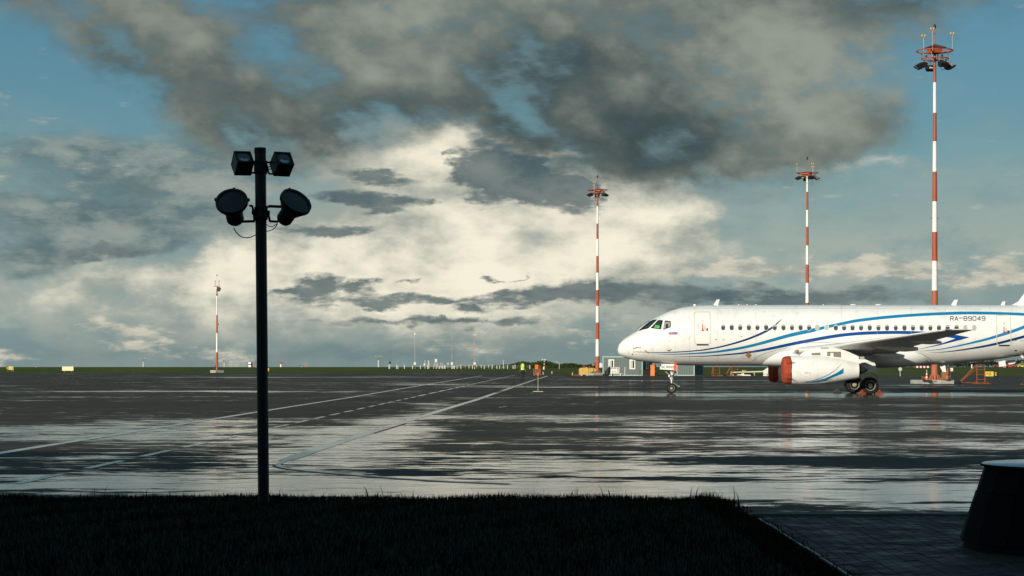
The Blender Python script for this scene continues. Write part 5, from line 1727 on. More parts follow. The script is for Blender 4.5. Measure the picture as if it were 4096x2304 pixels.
def person():
    s = Spot(2091, 212)
    t = thing('person', 'person in black cap, dark jacket and yellow hi-vis vest walking away across the apron', 'person', s.loc)
    t.scale = (1.04, 1.04, 1.05)
    cloth_d = mat('dark_jacket', (.020, .023, .026), .85, var=.2, vs=12)
    trous = mat('black_trousers', (.010, .010, .011), .9)
    skin = mat('skin', (.42, .22, .14), .55)
    vest = mat('hi_vis_vest', (.60, .82, .08), .6, var=.06, vs=10)
    band = mat('reflective_band', (.33, .36, .27), .35, metal=.3)
    hair = mat('dark_cap', (.012, .011, .011), .8)
    J = {'pelvis': (0, 0, 1.02, .155, .115), 'waist': (0, .01, 1.16, .15, .11), 'chest': (0, .01, 1.40, .17, .115), 'neckb': (0, .0, 1.555, .085, .075), 'neck': (0, 0, 1.62, .055, .055), 'head': (0, .0, 1.70, .075, .085), 'crown': (0, .01, 1.83, .065, .08),
         'ls': (-.19, .0, 1.51, .07, .07), 'le': (-.255, .02, 1.23, .05, .05), 'lw': (-.275, -.03, .99, .035, .035),
         'rs': (.19, .0, 1.51, .07, .07), 're': (.265, .03, 1.23, .05, .05), 'rw': (.285, -.01, .98, .035, .035),
         'lh': (-.095, 0, .95, .095, .10), 'lk': (-.10, -.02, .52, .068, .072), 'la': (-.10, .05, .10, .045, .05), 'lt': (-.11, -.14, .045, .042, .035),
         'rh': (.095, 0, .95, .095, .10), 'rk': (.095, -.05, .53, .068, .072), 'ra': (.085, -.02, .10, .045, .05), 'rt': (.095, -.21, .05, .042, .035)}
    # seen from behind: he faces away, so toes point to +y
    J = {k: (v[0], -v[1], v[2], v[3], v[4]) for k, v in J.items()}
    E = [('pelvis', 'waist'), ('waist', 'chest'), ('chest', 'neckb'), ('neckb', 'neck'), ('neck', 'head'), ('head', 'crown'), ('chest', 'ls'), ('ls', 'le'), ('le', 'lw'), ('chest', 'rs'), ('rs', 're'), ('re', 'rw'),
         ('pelvis', 'lh'), ('lh', 'lk'), ('lk', 'la'), ('la', 'lt'), ('pelvis', 'rh'), ('rh', 'rk'), ('rk', 'ra'), ('ra', 'rt')]
    b = skin_mesh('body', J, E, [cloth_d, trous, skin, black], t)
    for f in b.data.polygons:
        c = f.center
        arm = abs(c.x) > .20
        f.material_index = 2 if c.z > 1.60 or (arm and c.z < 1.0 and abs(c.x) > .24) else (3 if c.z < .10 else (1 if c.z < 1.03 and not (arm and c.z > .98) else 0))
    # hands: palm with four fingers and a thumb
    for sg, nm in ((-1, 'lw'), (1, 'rw')):
        x, y, z = J[nm][:3]
        jj = {'w': (x, y, z + .01, .028, .020), 'p': (x, y + .01, z - .07, .040, .018)}
        ee = [('w', 'p')]
        for i in range(4):
            fx = (-.028 + .019 * i)
            ln = (.062, .072, .068, .052)[i]
            jj['k%d' % i] = (x + fx * .3, y + fx + .012, z - .10, .011, .011)
            jj['m%d' % i] = (x - sg * .008, y + fx + .014, z - .10 - ln * .55, .0095, .0095)
            jj['t%d' % i] = (x - sg * .026, y + fx + .014, z - .10 - ln, .008, .008)
            ee += [('p', 'k%d' % i), ('k%d' % i, 'm%d' % i), ('m%d' % i, 't%d' % i)]
        jj['b0'] = (x - sg * .012, y + .045, z - .055, .012, .012)
        jj['b1'] = (x - sg * .022, y + .055, z - .095, .010, .010)
        ee += [('w', 'b0'), ('b0', 'b1')]
        skin_mesh('hand', jj, ee, skin, t, 1)
    # face on the far side, ears, cap
    MB().ball((0, .088, 1.70), .016, 8, 6, (.8, 1.1, 1.3)).build('nose', skin, t, True)
    for sg in (-1, 1):
        MB().ball((sg * .078, .0, 1.70), .022, 8, 6, (.45, .8, 1.3)).build('ear', skin, t, True)
        MB().ball((sg * .03, .078, 1.725), .011, 8, 6).build('eye', mat('eye', (.6, .6, .6), .2), t, True)
    MB().box((0, .084, 1.655), (.045, .012, .009), None, .003).build('mouth', mat('lips', (.32, .12, .10), .5), t)
    MB().lathe([(0, .098), (.05, .10), (.10, .085), (.135, .05), (.145, .01)], (0, -.005, 1.735), 'z', 20, (False, False)).box((0, .12, 1.745), (.13, .10, .012), None, .005).build('cap', hair, t, True)
    MB().ball((0, -.03, 1.70), .083, 14, 8, (.96, .85, 1.0)).build('hair', hair, t, True)
    # vest: a shell over the torso
    def ring(z, rx, ry, y=-.005, n=32):
        return [(rx * math.copysign(abs(math.cos(2 * PI * i / n)) ** .8, math.cos(2 * PI * i / n)), y + ry * math.copysign(abs(math.sin(2 * PI * i / n)) ** .85, math.sin(2 * PI * i / n)), z) for i in range(n)]
    prof = [(.99, .205, .155), (1.05, .200, .150), (1.15, .192, .143), (1.28, .198, .146), (1.40, .206, .146), (1.50, .200, .130), (1.56, .155, .10), (1.60, .10, .085)]
    def shell(pr, m, nm):
        vs, fs = [], []
        n = 32
        for z, rx, ry in pr:
            vs += ring(z, rx, ry)
        for j in range(len(pr) - 1):
            for i in range(n):
                k = (i + 1) % n
                fs.append((j * n + i, j * n + k, (j + 1) * n + k, (j + 1) * n + i))
        return MB().add(vs, fs).build(nm, m, t, True)
    v = shell(prof, vest, 'vest')
    for z in (1.075, 1.19):
        rx = .205 if z < 1.1 else .199
        bd = shell([(z, rx, .155), (z + .05, rx - .003, .152)], band, 'reflective_band')
    for sg in (-1, 1):
        MB().box((sg * .125, -.150, 1.40), (.045, .012, .34), None, .004).build('shoulder_band', band, t)
person()

# ------------------------------------------------------------------ apron equipment behind the aircraft
def tubes(lst, r, n=6):
    mb = MB()
    for q in lst:
        mb.tube(q, r, n)
    return mb
# orange box on a stand near the person
def orange_unit():
    s = Spot(2151, 285)
    t = thing('ground_unit', 'orange box on a bulky stand with brown tarp right of the walking person', 'ground unit', s.loc)
    Zr = lambda a, b: (2040 + a / 9.056, 1420 + b / 9.056)
    q = lambda a, b: (s.x(Zr(a, b)[0]), s.z(Zr(a, b)[1]))
    c = q(1010, 435)
    M = Matrix.Rotation(R(-42), 3, 'Z')
    MB().box((c[0], 0, c[1]), (.60, .60, .62), M, .02).build('cabinet', orange, t)
    MB().box((c[0], 0, c[1] + .325), (.66, .66, .03), M, .01).build('lid', rust_orange, t)
    MB().prism([q(*p) for p in ((905, 520), (1050, 515), (1060, 600), (1040, 690), (960, 690), (900, 600))], -.30, .35).build('tarp', mat('brown_tarp', (.16, .085, .05), .9, var=.3, vs=5), t)
    for a0, a1, b0, b1 in ((845, 892, 515, 750), (890, 945, 640, 752), (1060, 1112, 490, 735)):
        p0, p1 = q(a0, b0), q(a1, b1)
        MB().box(((p0[0] + p1[0]) / 2, -.15, (p0[1] + p1[1]) / 2 + .0), (p1[0] - p0[0], .3, p0[1] - p1[1]), None, .03).build('stand_leg', rust_orange, t)
    MB().prism([q(*p) for p in ((945, 690), (1040, 620), (1050, 735), (1000, 735))], -.42, -.2).build('hose_reel', mat('reel_pink', (.42, .17, .12), .7, var=.3, vs=8), t)
    MB().box((0, 0, .06), (.95, .6, .10), None, .02).build('base', rust_orange, t)
orange_unit()
def marker_stand():
    s = Spot(2152, gd(1567.5))
    t = thing('marker_stand', 'thin pale stop-marker post on a flat crossbar foot standing on the apron', 'marker post', s.loc)
    pm = mat('pale_post', (.62, .60, .48), .6)
    MB().cyl((0, 0, .0), (0, 0, s.z(1501)), .012, .010, 8).build('post', pm, t)
    MB().box((0, 0, .02), (.62, .05, .03), None, .006).build('foot_bar', pm, t)
    MB().box((0, 0, .018), (.05, .4, .026), None, .006).build('foot_bar', pm, t)
marker_stand()
# edge markers
for i, (c, r, lab) in enumerate(((2173, 1497, 'small yellow edge marker right of the orange box'), (2208, 1494, 'small yellow edge marker farthest back at the apron corner'), (2290, 1500, 'small yellow edge marker left of the red beam'))):
    d = gd(r)
    o = MB().lathe([(0, .16), (.04, .16), (.06, .07), (.26, .06), (.27, .09), (.34, .09), (.36, .02)], n=12).build('edge_marker', mat('marker_yellow', (.62, .52, .12), .6), None, True, loc=((c - 2048) / F * d, d, 0), angle=40)
    tag(o, lab, 'edge marker', 'small yellow edge markers')
o = MB().box((0, 0, .09), (.80, .12, .12), None, .01).box((-.36, 0, .04), (.1, .3, .08)).box((.36, 0, .04), (.1, .3, .08)).build('timber_beam', rust_orange, None, loc=((2308 - 2048) / F * 278, 278, 0))
tag(o, 'low red beam lying on the ground beside the yellow trailer', 'beam')

# yellow trailer
def yellow_trailer():
    s = Spot(2350, 279)
    t = thing('equipment_trailer', 'yellow boxy equipment trailer with red canisters on top beside the mast', 'trailer', s.loc)
    Zr = lambda a, b: (2200 + a / 11.709, 1400 + b / 11.709)
    q = lambda a, b: (s.x(Zr(a, b)[0]), s.z(Zr(a, b)[1]))
    ym = mat('trailer_yellow', (.62, .40, .09), .6, var=.08, vs=3, dirt=(.40, .22, .05), dirt_amt=.4, ds=3)
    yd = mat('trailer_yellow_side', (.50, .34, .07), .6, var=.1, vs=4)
    p0, p1 = q(1395, 838), q(1790, 1160)
    W, Hh = p1[0] - p0[0], p0[1] - p1[1]
    MB().box(((p0[0] + p1[0]) / 2, .7, (p0[1] + p1[1]) / 2), (W, 1.4, Hh), None, .03).build('body', ym, t)
    for a in (1535, 1680):
        x = q(a, 0)[0]
        MB().box((x, -.004, (p0[1] + p1[1]) / 2), (.012, .012, Hh * .96)).build('door_gap', dark_metal, t)
    MB().box((q(1528, 0)[0], -.02, q(0, 1000)[1]), (.04, .03, .10), None, .006).build('door_handle', dark_metal, t)
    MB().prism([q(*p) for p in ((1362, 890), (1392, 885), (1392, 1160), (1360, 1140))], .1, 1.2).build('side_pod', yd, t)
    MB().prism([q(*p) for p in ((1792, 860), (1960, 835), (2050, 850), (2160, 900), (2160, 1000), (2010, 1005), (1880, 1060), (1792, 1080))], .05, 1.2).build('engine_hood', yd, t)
    MB().prism([q(*p) for p in ((2018, 875), (2045, 870), (2045, 985), (2018, 988))], .03, .06).build('hood_slot', black, t)
    for a in (1475, 1735):
        MB().cyl((q(a, 0)[0], .02, .16), (q(a, 0)[0], .28, .16), .17, .17, 16).build('wheel', mat('pale_wheel', (.55, .42, .33), .7), t, True, angle=40)
    MB().box((q(1600, 0)[0], .7, .16), (W * .8, .9, .12)).build('chassis', dark_metal, t)
    for a0, a1, b0, b1, m in ((1535, 1640, 765, 838, red_cover), (1775, 1905, 770, 838, mat('brown_red', (.18, .04, .03), .7))):
        u, v = q(a0, b0), q(a1, b1)
        MB().box(((u[0] + v[0]) / 2, .5, (u[1] + v[1]) / 2), (v[0] - u[0], .5, u[1] - v[1]), None, .03).build('canister', m, t)
    MB().prism([q(*p) for p in ((1660, 800), (1735, 800), (1725, 842), (1672, 842))], .4, .7).build('funnel', ym, t)
    MB().box((q(2045, 0)[0], .7, q(0, 690)[1]), (.42, .5, .20), None, .03).build('red_tool_box', mat('tool_box_red', (.5, .16, .11), .6), t)
    MB().cyl((q(2045, 0)[0], .7, q(0, 850)[1]), (q(2045, 0)[0], .7, q(0, 720)[1]), .05, .05, 8).build('box_post', dark_metal, t)
yellow_trailer()

# site cabins: ribbed panels, windows with frames
cab_panel = mat('cabin_panel', (.105, .135, .135), .6, var=.08, vs=2, dirt=(.16, .15, .12), dirt_amt=.3, ds=2)
cab_trim = mat('cabin_trim', (.30, .46, .42), .6, var=.08, vs=3)
def cabin(label, col, d, W, D, H, rz, wins, sides, doors=()):
    t = thing('site_cabin', label, 'site cabin', ((col - 2048) / F * d, d, 0), rz)
    MB().box((W / 2, D / 2, H / 2), (W - .04, D - .04, H - .02)).build('core', mat('cabin_core', (.08, .10, .10), .8), t)
    pm = bpy.data.meshes.new('wall_panel')
    pitch = .26
    def panel(length, n):
        mb = MB()
        return mb
    rib = MB().add([(-.13, 0, 0), (-.05, -.0, 0), (-.03, -.035, 0), (.05, -.035, 0), (.07, 0, 0), (.13, 0, 0)] + [(-.13, 0, 1), (-.05, -.0, 1), (-.03, -.035, 1), (.05, -.035, 1), (.07, 0, 1), (.13, 0, 1)], [(i, i + 1, 7 + i, 6 + i) for i in range(5)])
    pm.from_pydata(rib.v, [], [f[::-1] for f in rib.f][:0] + rib.f)
    pm.materials.append(cab_panel)
    for wall, L, place in (('front', W, lambda x: ((x, 0, .08), 0)), ('side', D, lambda x: ((W, x, .08), PI / 2)), ('left', D, lambda x: ((0, D - x, .08), -PI / 2))):
        n = int(round((L - .12) / pitch))
        p = (L - .12) / n
        for i in range(n):
            loc, r = place(.06 + p * (i + .5))
            o = link('wall_panel', pm, t, loc)
            o.rotation_euler = (0, 0, r)
            o.scale = (p / .26, 1, H - .2)
    for x, y in ((0, 0), (W, 0), (W, D), (0, D)):
        MB().box((x, y, H / 2), (.14, .14, H)).build('corner_post', cab_trim, t)
    for z in (.05, H - .06):
        MB().box((W / 2, -.01, z), (W, .10, .12)).build('edge_rail', cab_trim, t)
        MB().box((W + .01, D / 2, z), (.10, D, .12)).build('edge_rail', cab_trim, t)
    MB().box((W / 2, D / 2, H + .03), (W + .16, D + .16, .08), None, .01).build('roof', mat('cabin_roof', (.22, .33, .27), .7), t)
    wf = mat('window_frame_white', (.76, .75, .68), .5)
    for wall, u, z, w, h in wins:
        def P(a, b, o):
            return (a, -o, b) if wall == 'front' else (W + o, a, b)
        def bx_(a0, a1, b0, b1, o0, o1, m, nm, par):
            c = P((a0 + a1) / 2, (b0 + b1) / 2, (o0 + o1) / 2)
            dd = (a1 - a0, o1 - o0, b1 - b0) if wall == 'front' else (o1 - o0, a1 - a0, b1 - b0)
            return MB().box(c, dd).build(nm, m, par)
        fr = bx_(u - w / 2, u + w / 2, z - h / 2, z + h / 2, .02, .045, dark_glass, 'window', t)
        e = .14
        for a0, a1, b0, b1 in ((u - w / 2, u - w / 2 + e, z - h / 2, z + h / 2), (u + w / 2 - e, u + w / 2, z - h / 2, z + h / 2), (u - w / 2 + e, u + w / 2 - e, z + h / 2 - e, z + h / 2), (u - w / 2 + e, u + w / 2 - e, z - h / 2, z - h / 2 + e * .9)):
            bx_(a0, a1, b0, b1, .03, .08, wf, 'window_frame', fr)
        bx_(u - w / 2 + e, u + w * .05, z - h / 2 + e, z + h / 2 - e, .046, .052, mat('curtain', (.45, .46, .42), .9), 'curtain', fr)
    return t
th = R(-27)
k = 280 / F
cabin('long grey-green ribbed cabin left, behind the nose of the aircraft', 2413, 283, 5.85, 3.2, 2.62, th,
      [('front', 1.25, 1.45, .85, 1.55), ('front', 4.40, 1.55, .85, 1.32), ('side', 1.55, 1.50, .95, 1.25)], 0)
cabin('short grey-green ribbed cabin behind the nose wheel', 2709, 281, 2.5, 3.1, 2.62, th, [('front', 1.30, 1.95, .95, .95), ('side', 1.6, 1.90, .95, .9)], 0)

# white ground power cart with black cover and tow bar
def power_cart():
    s = Spot(2463, 276)
    t = thing('power_cart', 'white ground power cart with tow bar in front of the left cabin', 'cart', s.loc)
    Zr = lambda a, b: (2380 + a / 6.44, 1400 + b / 6.44)
    q = lambda a, b: (s.x(Zr(a, b)[0]), s.z(Zr(a, b)[1]))
    def bx_(a0, b0, a1, b1, y0, y1, m, nm, bev=.02):
        u, v = q(a0, b0), q(a1, b1)
        return MB().box(((u[0] + v[0]) / 2, (y0 + y1) / 2, (u[1] + v[1]) / 2), (v[0] - u[0], y1 - y0, u[1] - v[1]), None, bev).build(nm, m, t)
    bx_(385, 485, 622, 600, -.5, .5, white_obj, 'body')
    bx_(380, 445, 630, 483, -.52, .52, white_obj, 'top_rail', .01)
    for a in (390, 470, 552):
        bx_(a, 458, a + 62, 474, -.535, -.51, black, 'top_slot', 0)
    bx_(355, 600, 698, 613, -.55, .55, mat('cart_deck', (.62, .60, .35), .6), 'deck', .01)
    for a in (415, 655):
        bx_(a - 14, 612, a + 14, 665, -.45, -.30, white_obj, 'leg', .01)
        u = q(a + 22, 655)
        MB().cyl((u[0], -.2, .13), (u[0], .0, .13), .13, .13, 14).build('wheel', rubber, t, True, angle=40)
    for a0, b0, a1, b1 in ((430, 548, 462, 578), (570, 500, 605, 540), (570, 552, 605, 585), (470, 550, 535, 572)):
        bx_(a0, b0, a1, b1, -.51, -.503, mat('faded_print', (.42, .46, .47), .6), 'label_plate', 0)
    MB().tube([(q(690, 650)[0], -.2, .10), (q(765, 655)[0], -.2, .10), (q(772, 435)[0], -.2, q(0, 435)[1])], .04, 8).build('tow_bar', white_obj, t)
    c = Spot(2429, 275.5)
    b = thing('covered_bundle', 'slumped black tarpaulin bundle leaning against the white cart', 'tarpaulin', c.loc)
    vs, fs = [], []
    prof = [(0.0, .10, .30, -.02), (.10, .26, .32, -.0), (.35, .33, .34, .0), (.65, .30, .32, .06), (.95, .22, .26, .16), (1.15, .12, .18, .27), (1.30, .05, .08, .34)]
    n = 18
    r = random.Random(2)
    for z, rx, ry, o in prof:
        for i in range(n):
            a = 2 * PI * i / n
            w_ = 1 + .10 * math.sin(a * 6 + z * 5) + r.uniform(-.04, .04)
            vs.append((o + rx * w_ * math.cos(a), ry * w_ * math.sin(a), z))
    for j in range(len(prof) - 1):
        for i in range(n):
            kk = (i + 1) % n
            fs.append((j * n + i, j * n + kk, (j + 1) * n + kk, (j + 1) * n + i))
    fs += [tuple(range(n)), tuple((len(prof) - 1) * n + i for i in range(n))]
    MB().add(vs, fs).build('tarpaulin', mat('black_tarp', (.012, .012, .012), .7), b, True)
power_cart()

# orange cabinet and guard rail
def cabinet():
    s = Spot(2612, 277)
    t = thing('orange_cabinet', 'tall orange metal cabinet with round switches between the two cabins', 'cabinet', s.loc)
    M = Matrix.Rotation(R(-22), 3, 'Z')
    MB().box((0, 0, .74), (.62, .42, 1.48), M, .02).build('housing', orange, t)
    MB().box((0, 0, 1.495), (.68, .48, .03), M, .01).build('lid', rust_orange, t)
    for z in (1.1, .8, .5):
        c = M @ Vector((.318, -.02, 0))
        MB().ball((c.x, c.y, z), .045, 8, 6).build('switch', white_obj, t, True)
    MB().tube([(.3, 0, .35), (.55, .1, .32), (.75, .1, .12), (.9, .1, .03)], .05, 8).build('cable', black, t)
    g = thing('guard_railing', 'low rusty brown guard railing left of the orange cabinet', 'railing', Spot(2577, 277.5).loc)
    rm = mat('rusty_brown', (.10, .045, .028), .8, var=.3, vs=8)
    MB().tube([(-.72, 0, .68), (.72, 0, .68)], .025).build('rail', rm, g)
    for x in (-.72, -.36, 0, .36, .72):
        MB().tube([(x, 0, 0), (x, 0, .68)], .022).build('post', rm, g)
    for x in (-.54, -.18, .18, .54):
        MB().tube([(x - .18, 0, .06), (x + .1, 0, .62)], .016).tube([(x + .18, .02, .06), (x - .1, .02, .62)], .016).build('brace', rm, g)
cabinet()

# orange access ladders and the belt loader beyond the fuselage
def ladder(label, col, d, rungs, L):
    s = Spot(col, d)
    t = thing('access_ladder', label, 'ladder', s.loc, 0, 'orange wheeled access ladders')
    return s, t
def rolling_ladder(label, s, xa, xb, xl, H, mode):
    t = thing('access_ladder', label, 'ladder', s.loc, 0, 'orange wheeled access ladders')
    w = xb - xa
    for x in (xa, xb):
        MB().tube([(x, -.25, .05), (x + (.04 if mode else 0), -.1, H)], .035, 8).build('stile', rust_orange, t)
    nr = max(4, int(H / .36))
    for i in range(1, nr):
        z = i * H / nr
        MB().tube([(xa, -.25 + .15 * z / H, z), (xb, -.25 + .15 * z / H, z)], .024, 6).build('rung', rust_orange, t)
    MB().tube([(xl, .3, .14), (xa + .08, .0, H), (xb - .05, 0, H)], .03, 6).tube([(xl, .8, .14), (xa + .08, .5, H), (xb - .05, .5, H)], .03, 6).tube([(xl + .05, .3, .25), (xa, -.1, H * .75)], .02, 6).build('back_frame', rust_orange, t)
    MB().tube([(xl, .3, .14), (xb + .45, .3, .10)], .03, 6).tube([(xl, .8, .14), (xb + .45, .8, .10)], .03, 6).tube([(xa - .4, -.3, .05), (xb + .45, -.3, .05)], .028, 6).build('base_frame', rust_orange, t)
    for y in (.25, .85):
        MB().cyl((xl - .08, y - .04, .14), (xl - .08, y + .04, .14), .14, .14, 14).build('wheel', rubber, t, True, angle=40)
    for x in (xa - .38, xb + .42):
        MB().tube([(x, -.3, .02), (x + (.25 if x < xa else -.25), -.2, .22)], .025, 6).build('outrigger', rust_orange, t)
    return t
s = Spot(2866, 268)
rolling_ladder('orange ladder leftmost under the belly of the aircraft', s, s.x(2854), s.x(2878), s.x(2848), 1.62, 0)
s = Spot(2935, 266)
rolling_ladder('orange ladder standing against the belt loader', s, s.x(2927), s.x(2949), s.x(2905), 1.66, 1)
s = Spot(3915, 171)
rolling_ladder('red A-frame ladder beside the yellow direction sign', s, s.x(3905), s.x(3937), s.x(3845), 1.60, 1)
s = Spot(4110, 164)
rolling_ladder('red ladder cut by the right picture edge', s, s.x(4096), s.x(4130), s.x(4150), 1.62, 1)

def belt_loader():
    s = Spot(3000, 272)
    t = thing('belt_loader', 'white low belt loader with long conveyor behind the ladder', 'belt loader', s.loc)
    Zr = lambda a, b: (2820 + a / 9.908, 1440 + b / 9.908)
    q = lambda a, b: (s.x(Zr(a, b)[0]), s.z(Zr(a, b)[1]))
    MB().prism([q(*p) for p in ((1020, 470), (2280, 430), (2280, 478), (1020, 512))], -.5, -.42).build('conveyor_side', mat('loader_cream', (.60, .59, .46), .6), t)
    MB().prism([q(*p) for p in ((1330, 455), (2240, 415), (2240, 440), (1330, 478))], -.40, .4).build('belt', black, t)
    MB().prism([q(*p) for p in ((1440, 530), (1530, 525), (1545, 575), (1760, 585), (1900, 590), (1940, 630), (1450, 625))], -.45, .45).build('chassis', white_obj, t)
    MB().prism([q(*p) for p in ((1540, 515), (1780, 508), (1750, 580), (1600, 575))], -.35, .35).build('engine_bay', black, t)
    for a in (1845, 1180):
        u = q(a, 610)
        MB().cyl((u[0], -.5, .2), (u[0], -.28, .2), .20, .20, 16).build('wheel', rubber, t, True, angle=40)
    MB().prism([q(*p) for p in ((1090, 580), (1440, 565), (1440, 612), (1090, 622))], -.4, .4).build('front_deck', white_obj, t)
    MB().tube([(q(1780, 0)[0], -.45, q(0, 575)[1]), (q(1925, 0)[0], -.45, q(0, 510)[1])], .03, 6).tube([(q(1948, 0)[0], -.45, .08), (q(1948, 0)[0], -.45, q(0, 505)[1])], .04, 6).tube([(q(1012, 0)[0], -.45, .05), (q(1012, 0)[0], -.45, q(0, 440)[1])], .035, 6).build('support_strut', mat('loader_cream', (.60, .59, .46), .6), t)
    MB().ball((q(1500, 0)[0], 0, q(0, 428)[1]), .12, 10, 6, (1.1, .8, .8)).box((q(1580, 0)[0], 0, q(0, 418)[1]), (.4, .06, .06)).build('yellow_beacon', mat('beacon_yellow', (.7, .45, .03), .5), t)
    st = thing('boarding_steps', 'white mobile boarding steps seen beside the red engine cover', 'steps', s.loc)
    MB().prism([q(*p) for p in ((2285, 420), (2500, 285), (2540, 300), (2545, 630), (2290, 630), (2285, 590), (2400, 520), (2290, 560))], -.5, -.4).build('side_panel', white_obj, st)
    for i in range(5):
        a0, b0 = 2300 + 45 * i, 560 - 60 * i
        u = q(a0 + 25, b0)
        MB().box((u[0], 0, u[1]), (.30, .9, .04)).build('tread', dark_metal, st)
    MB().tube([(q(2290, 0)[0], -.45, q(0, 440)[1]), (q(2500, 0)[0], -.45, q(0, 280)[1])], .03, 6).build('handrail', white_obj, st)
    MB().box((q(2440, 0)[0], -.53, q(0, 575)[1]), (.12, .05, .22)).build('red_marker', red_mark, st)
belt_loader()

# things on the tall mast's plinth
def mast_foot():
    Zr = lambda a, b: (3550 + a / 4.718, 1420 + b / 4.718)
    s = Spot(3707, 170.5)
    q = lambda a, b: (s.x(Zr(a, b)[0]), s.z(Zr(a, b)[1]))
    base = .345
    t = thing('traffic_cone', 'orange and white traffic cone on the mast plinth', 'traffic cone', (s.loc[0], s.loc[1], base))
    H = q(0, 280)[1] - base
    cuts = [(0, .12), (.2, .098), (.36, .082), (.52, .066), (.68, .05), (.84, .034), (1, .018)]
    for i in range(6):
        MB().cyl((0, 0, H * cuts[i][0]), (0, 0, H * cuts[i + 1][0]), cuts[i][1], cuts[i + 1][1], 16).build('cone_band', orange if i % 2 == 0 else white_obj, t, True, angle=40)
    MB().box((0, 0, .015), (.32, .32, .03), None, .01).build('foot', rust_orange, t)
    u = thing('winch', 'rusty red winch motor on the left of the mast plinth', 'winch', (s.loc[0] - .24, s.loc[1] + .2, base))
    MB().cyl((-.12, -.1, .18), (.16, -.1, .18), .12, .12, 14).build('drum', rust_orange, u, True, angle=40)
    MB().box((0, .05, .06), (.42, .35, .12), None, .02).box((-.16, .0, .28), (.10, .14, .10), None, .01).build('frame', mat('rusty_brown', (.10, .045, .028), .8), u)
    MB().tube([(.15, 0, .1), (.35, -.1, .2), (.5, -.1, .05), (.7, -.05, .12)], .02, 6).build('hose', mast_base_red, u)
    s2 = Spot(3785, 171.5)
    c = thing('winch_cabinet', 'brown hooded winch cabinet with orange cylinder right of the mast foot', 'cabinet', (s2.loc[0], s2.loc[1], base))
    q2 = lambda a, b: (s2.x(Zr(a, b)[0]), s2.z(Zr(a, b)[1]) - base)
    MB().prism([q2(*p) for p in ((1030, 320), (1110, 300), (1160, 310), (1180, 400), (1165, 460), (1020, 470))], -.12, .35).build('hood', mat('brown_hood', (.24, .12, .055), .7, var=.25, vs=5), c)
    MB().cyl((q2(1130, 0)[0], -.22, q2(0, 385)[1]), (q2(1130, 0)[0], -.22, q2(0, 240)[1]), .085, .085, 14).build('cylinder', rust_orange, c, True, angle=40)
    MB().cyl((q2(1120, 0)[0], -.2, .02), (q2(1120, 0)[0], -.12, .02 + .3), .16, .16, 16).build('pulley', mast_base_red, c)
    MB().box((q2(1200, 0)[0], -.2, q2(0, 275)[1]), (.24, .02, .28), None, .005).build('notice_plate', white_obj, c)
    MB().tube([(q2(1180, 0)[0], -.2, 0), (q2(1180, 0)[0], -.2, q2(0, 260)[1])], .02, 6).build('plate_post', dark_metal, c)
mast_foot()

# signs
def sign_box(label, col0, col1, row0, row1, d, blocks, text, dep=.3, legs=True):
    """airfield sign: blocks = (col0, col1, material)"""
    s = Spot((col0 + col1) / 2, d)
    t = thing('airfield_sign', label, 'sign', s.loc)
    z0, z1 = s.z(row1), s.z(row0)
    for c0, c1, m in blocks:
        MB().box((s.x((c0 + c1) / 2), 0, (z0 + z1) / 2), ((c1 - c0) / s.k - .01, dep, z1 - z0), None, .015).build('sign_face', m, t)
    for f in (.2, .8):
        MB().cyl((s.x(col0 + (col1 - col0) * f), 0, -.05), (s.x(col0 + (col1 - col0) * f), 0, z0 + .02), .05, .05, 8).build('leg', grey_metal, t)
    for txt, c0, r1, w, h, gap, th_, m in text:
        flat_text(txt, s.x(c0), s.z(r1), w / s.k, h / s.k, gap / s.k, th_ / s.k, -dep / 2 - .004, 'lettering', m, t)
    return t
sy = mat('sign_yellow', (.72, .50, .07), .5)
sb = mat('sign_black', (.012, .012, .012), .5)
sign_box('yellow and black direction sign with arrow and two letters E at right', 3938.5, 3993.5, 1486, 1505.5, 262, ((3938.5, 3974, sy), (3974, 3993.5, sb)),
         ((['nw'], 3946.5, 1499.5, 6, 8.5, 3, 1.5, sb), ('E', 3958, 1500, 4.6, 9, 3, 1.7, sb), ('E', 3980, 1501, 5, 10, 3, 2.2, sy)))
sign_box('small yellow and black sign with letter M at far left', 26, 50.5, 1465.5, 1479.5, 430, ((26, 34.5, sb), (34.5, 50.5, sy)),
         (('M', 28.2, 1476, 4.0, 7, 1, 1.2, sy), ('I', 37, 1476.5, 4, 7, 1.5, .8, rust_orange), ('>', 43, 1476, 3.6, 7, 1, .7, rust_orange)))
sign_box('narrow pale sign panel close beside the letter M sign', 51.2, 54, 1466.5, 1479, 436, ((51.2, 54, mat('sign_pale', (.75, .70, .40), .5)),), ())
sign_box('blank pale yellow sign panel standing alone on the left grass', 249, 295, 1466, 1483, 400, ((249, 294.5, mat('sign_blank', (.78, .72, .42), .5)),), (), .35)
sign_box('yellow sign edge showing right of the floodlight pole', 1064, 1076.5, 1472, 1483.5, 400, ((1064, 1076.5, mat('sign_orange_yellow', (.75, .42, .03), .5)),), ())
def round_sign():
    s = Spot(3600.5, 268)
    t = thing('round_sign', 'small round pale sign on a thin post under the rear fuselage', 'sign', s.loc)
    MB().cyl((0, 0, 0), (0, 0, s.z(1480)), .04, .04, 8).build('post', mat('sign_post', (.55, .58, .52), .6), t)
    MB().cyl((0, -.06, s.z(1476.5)), (0, -.04, s.z(1476.5)), .24, .24, 24).build('disc', mat('sign_disc', (.48, .52, .45), .6), t)
round_sign()

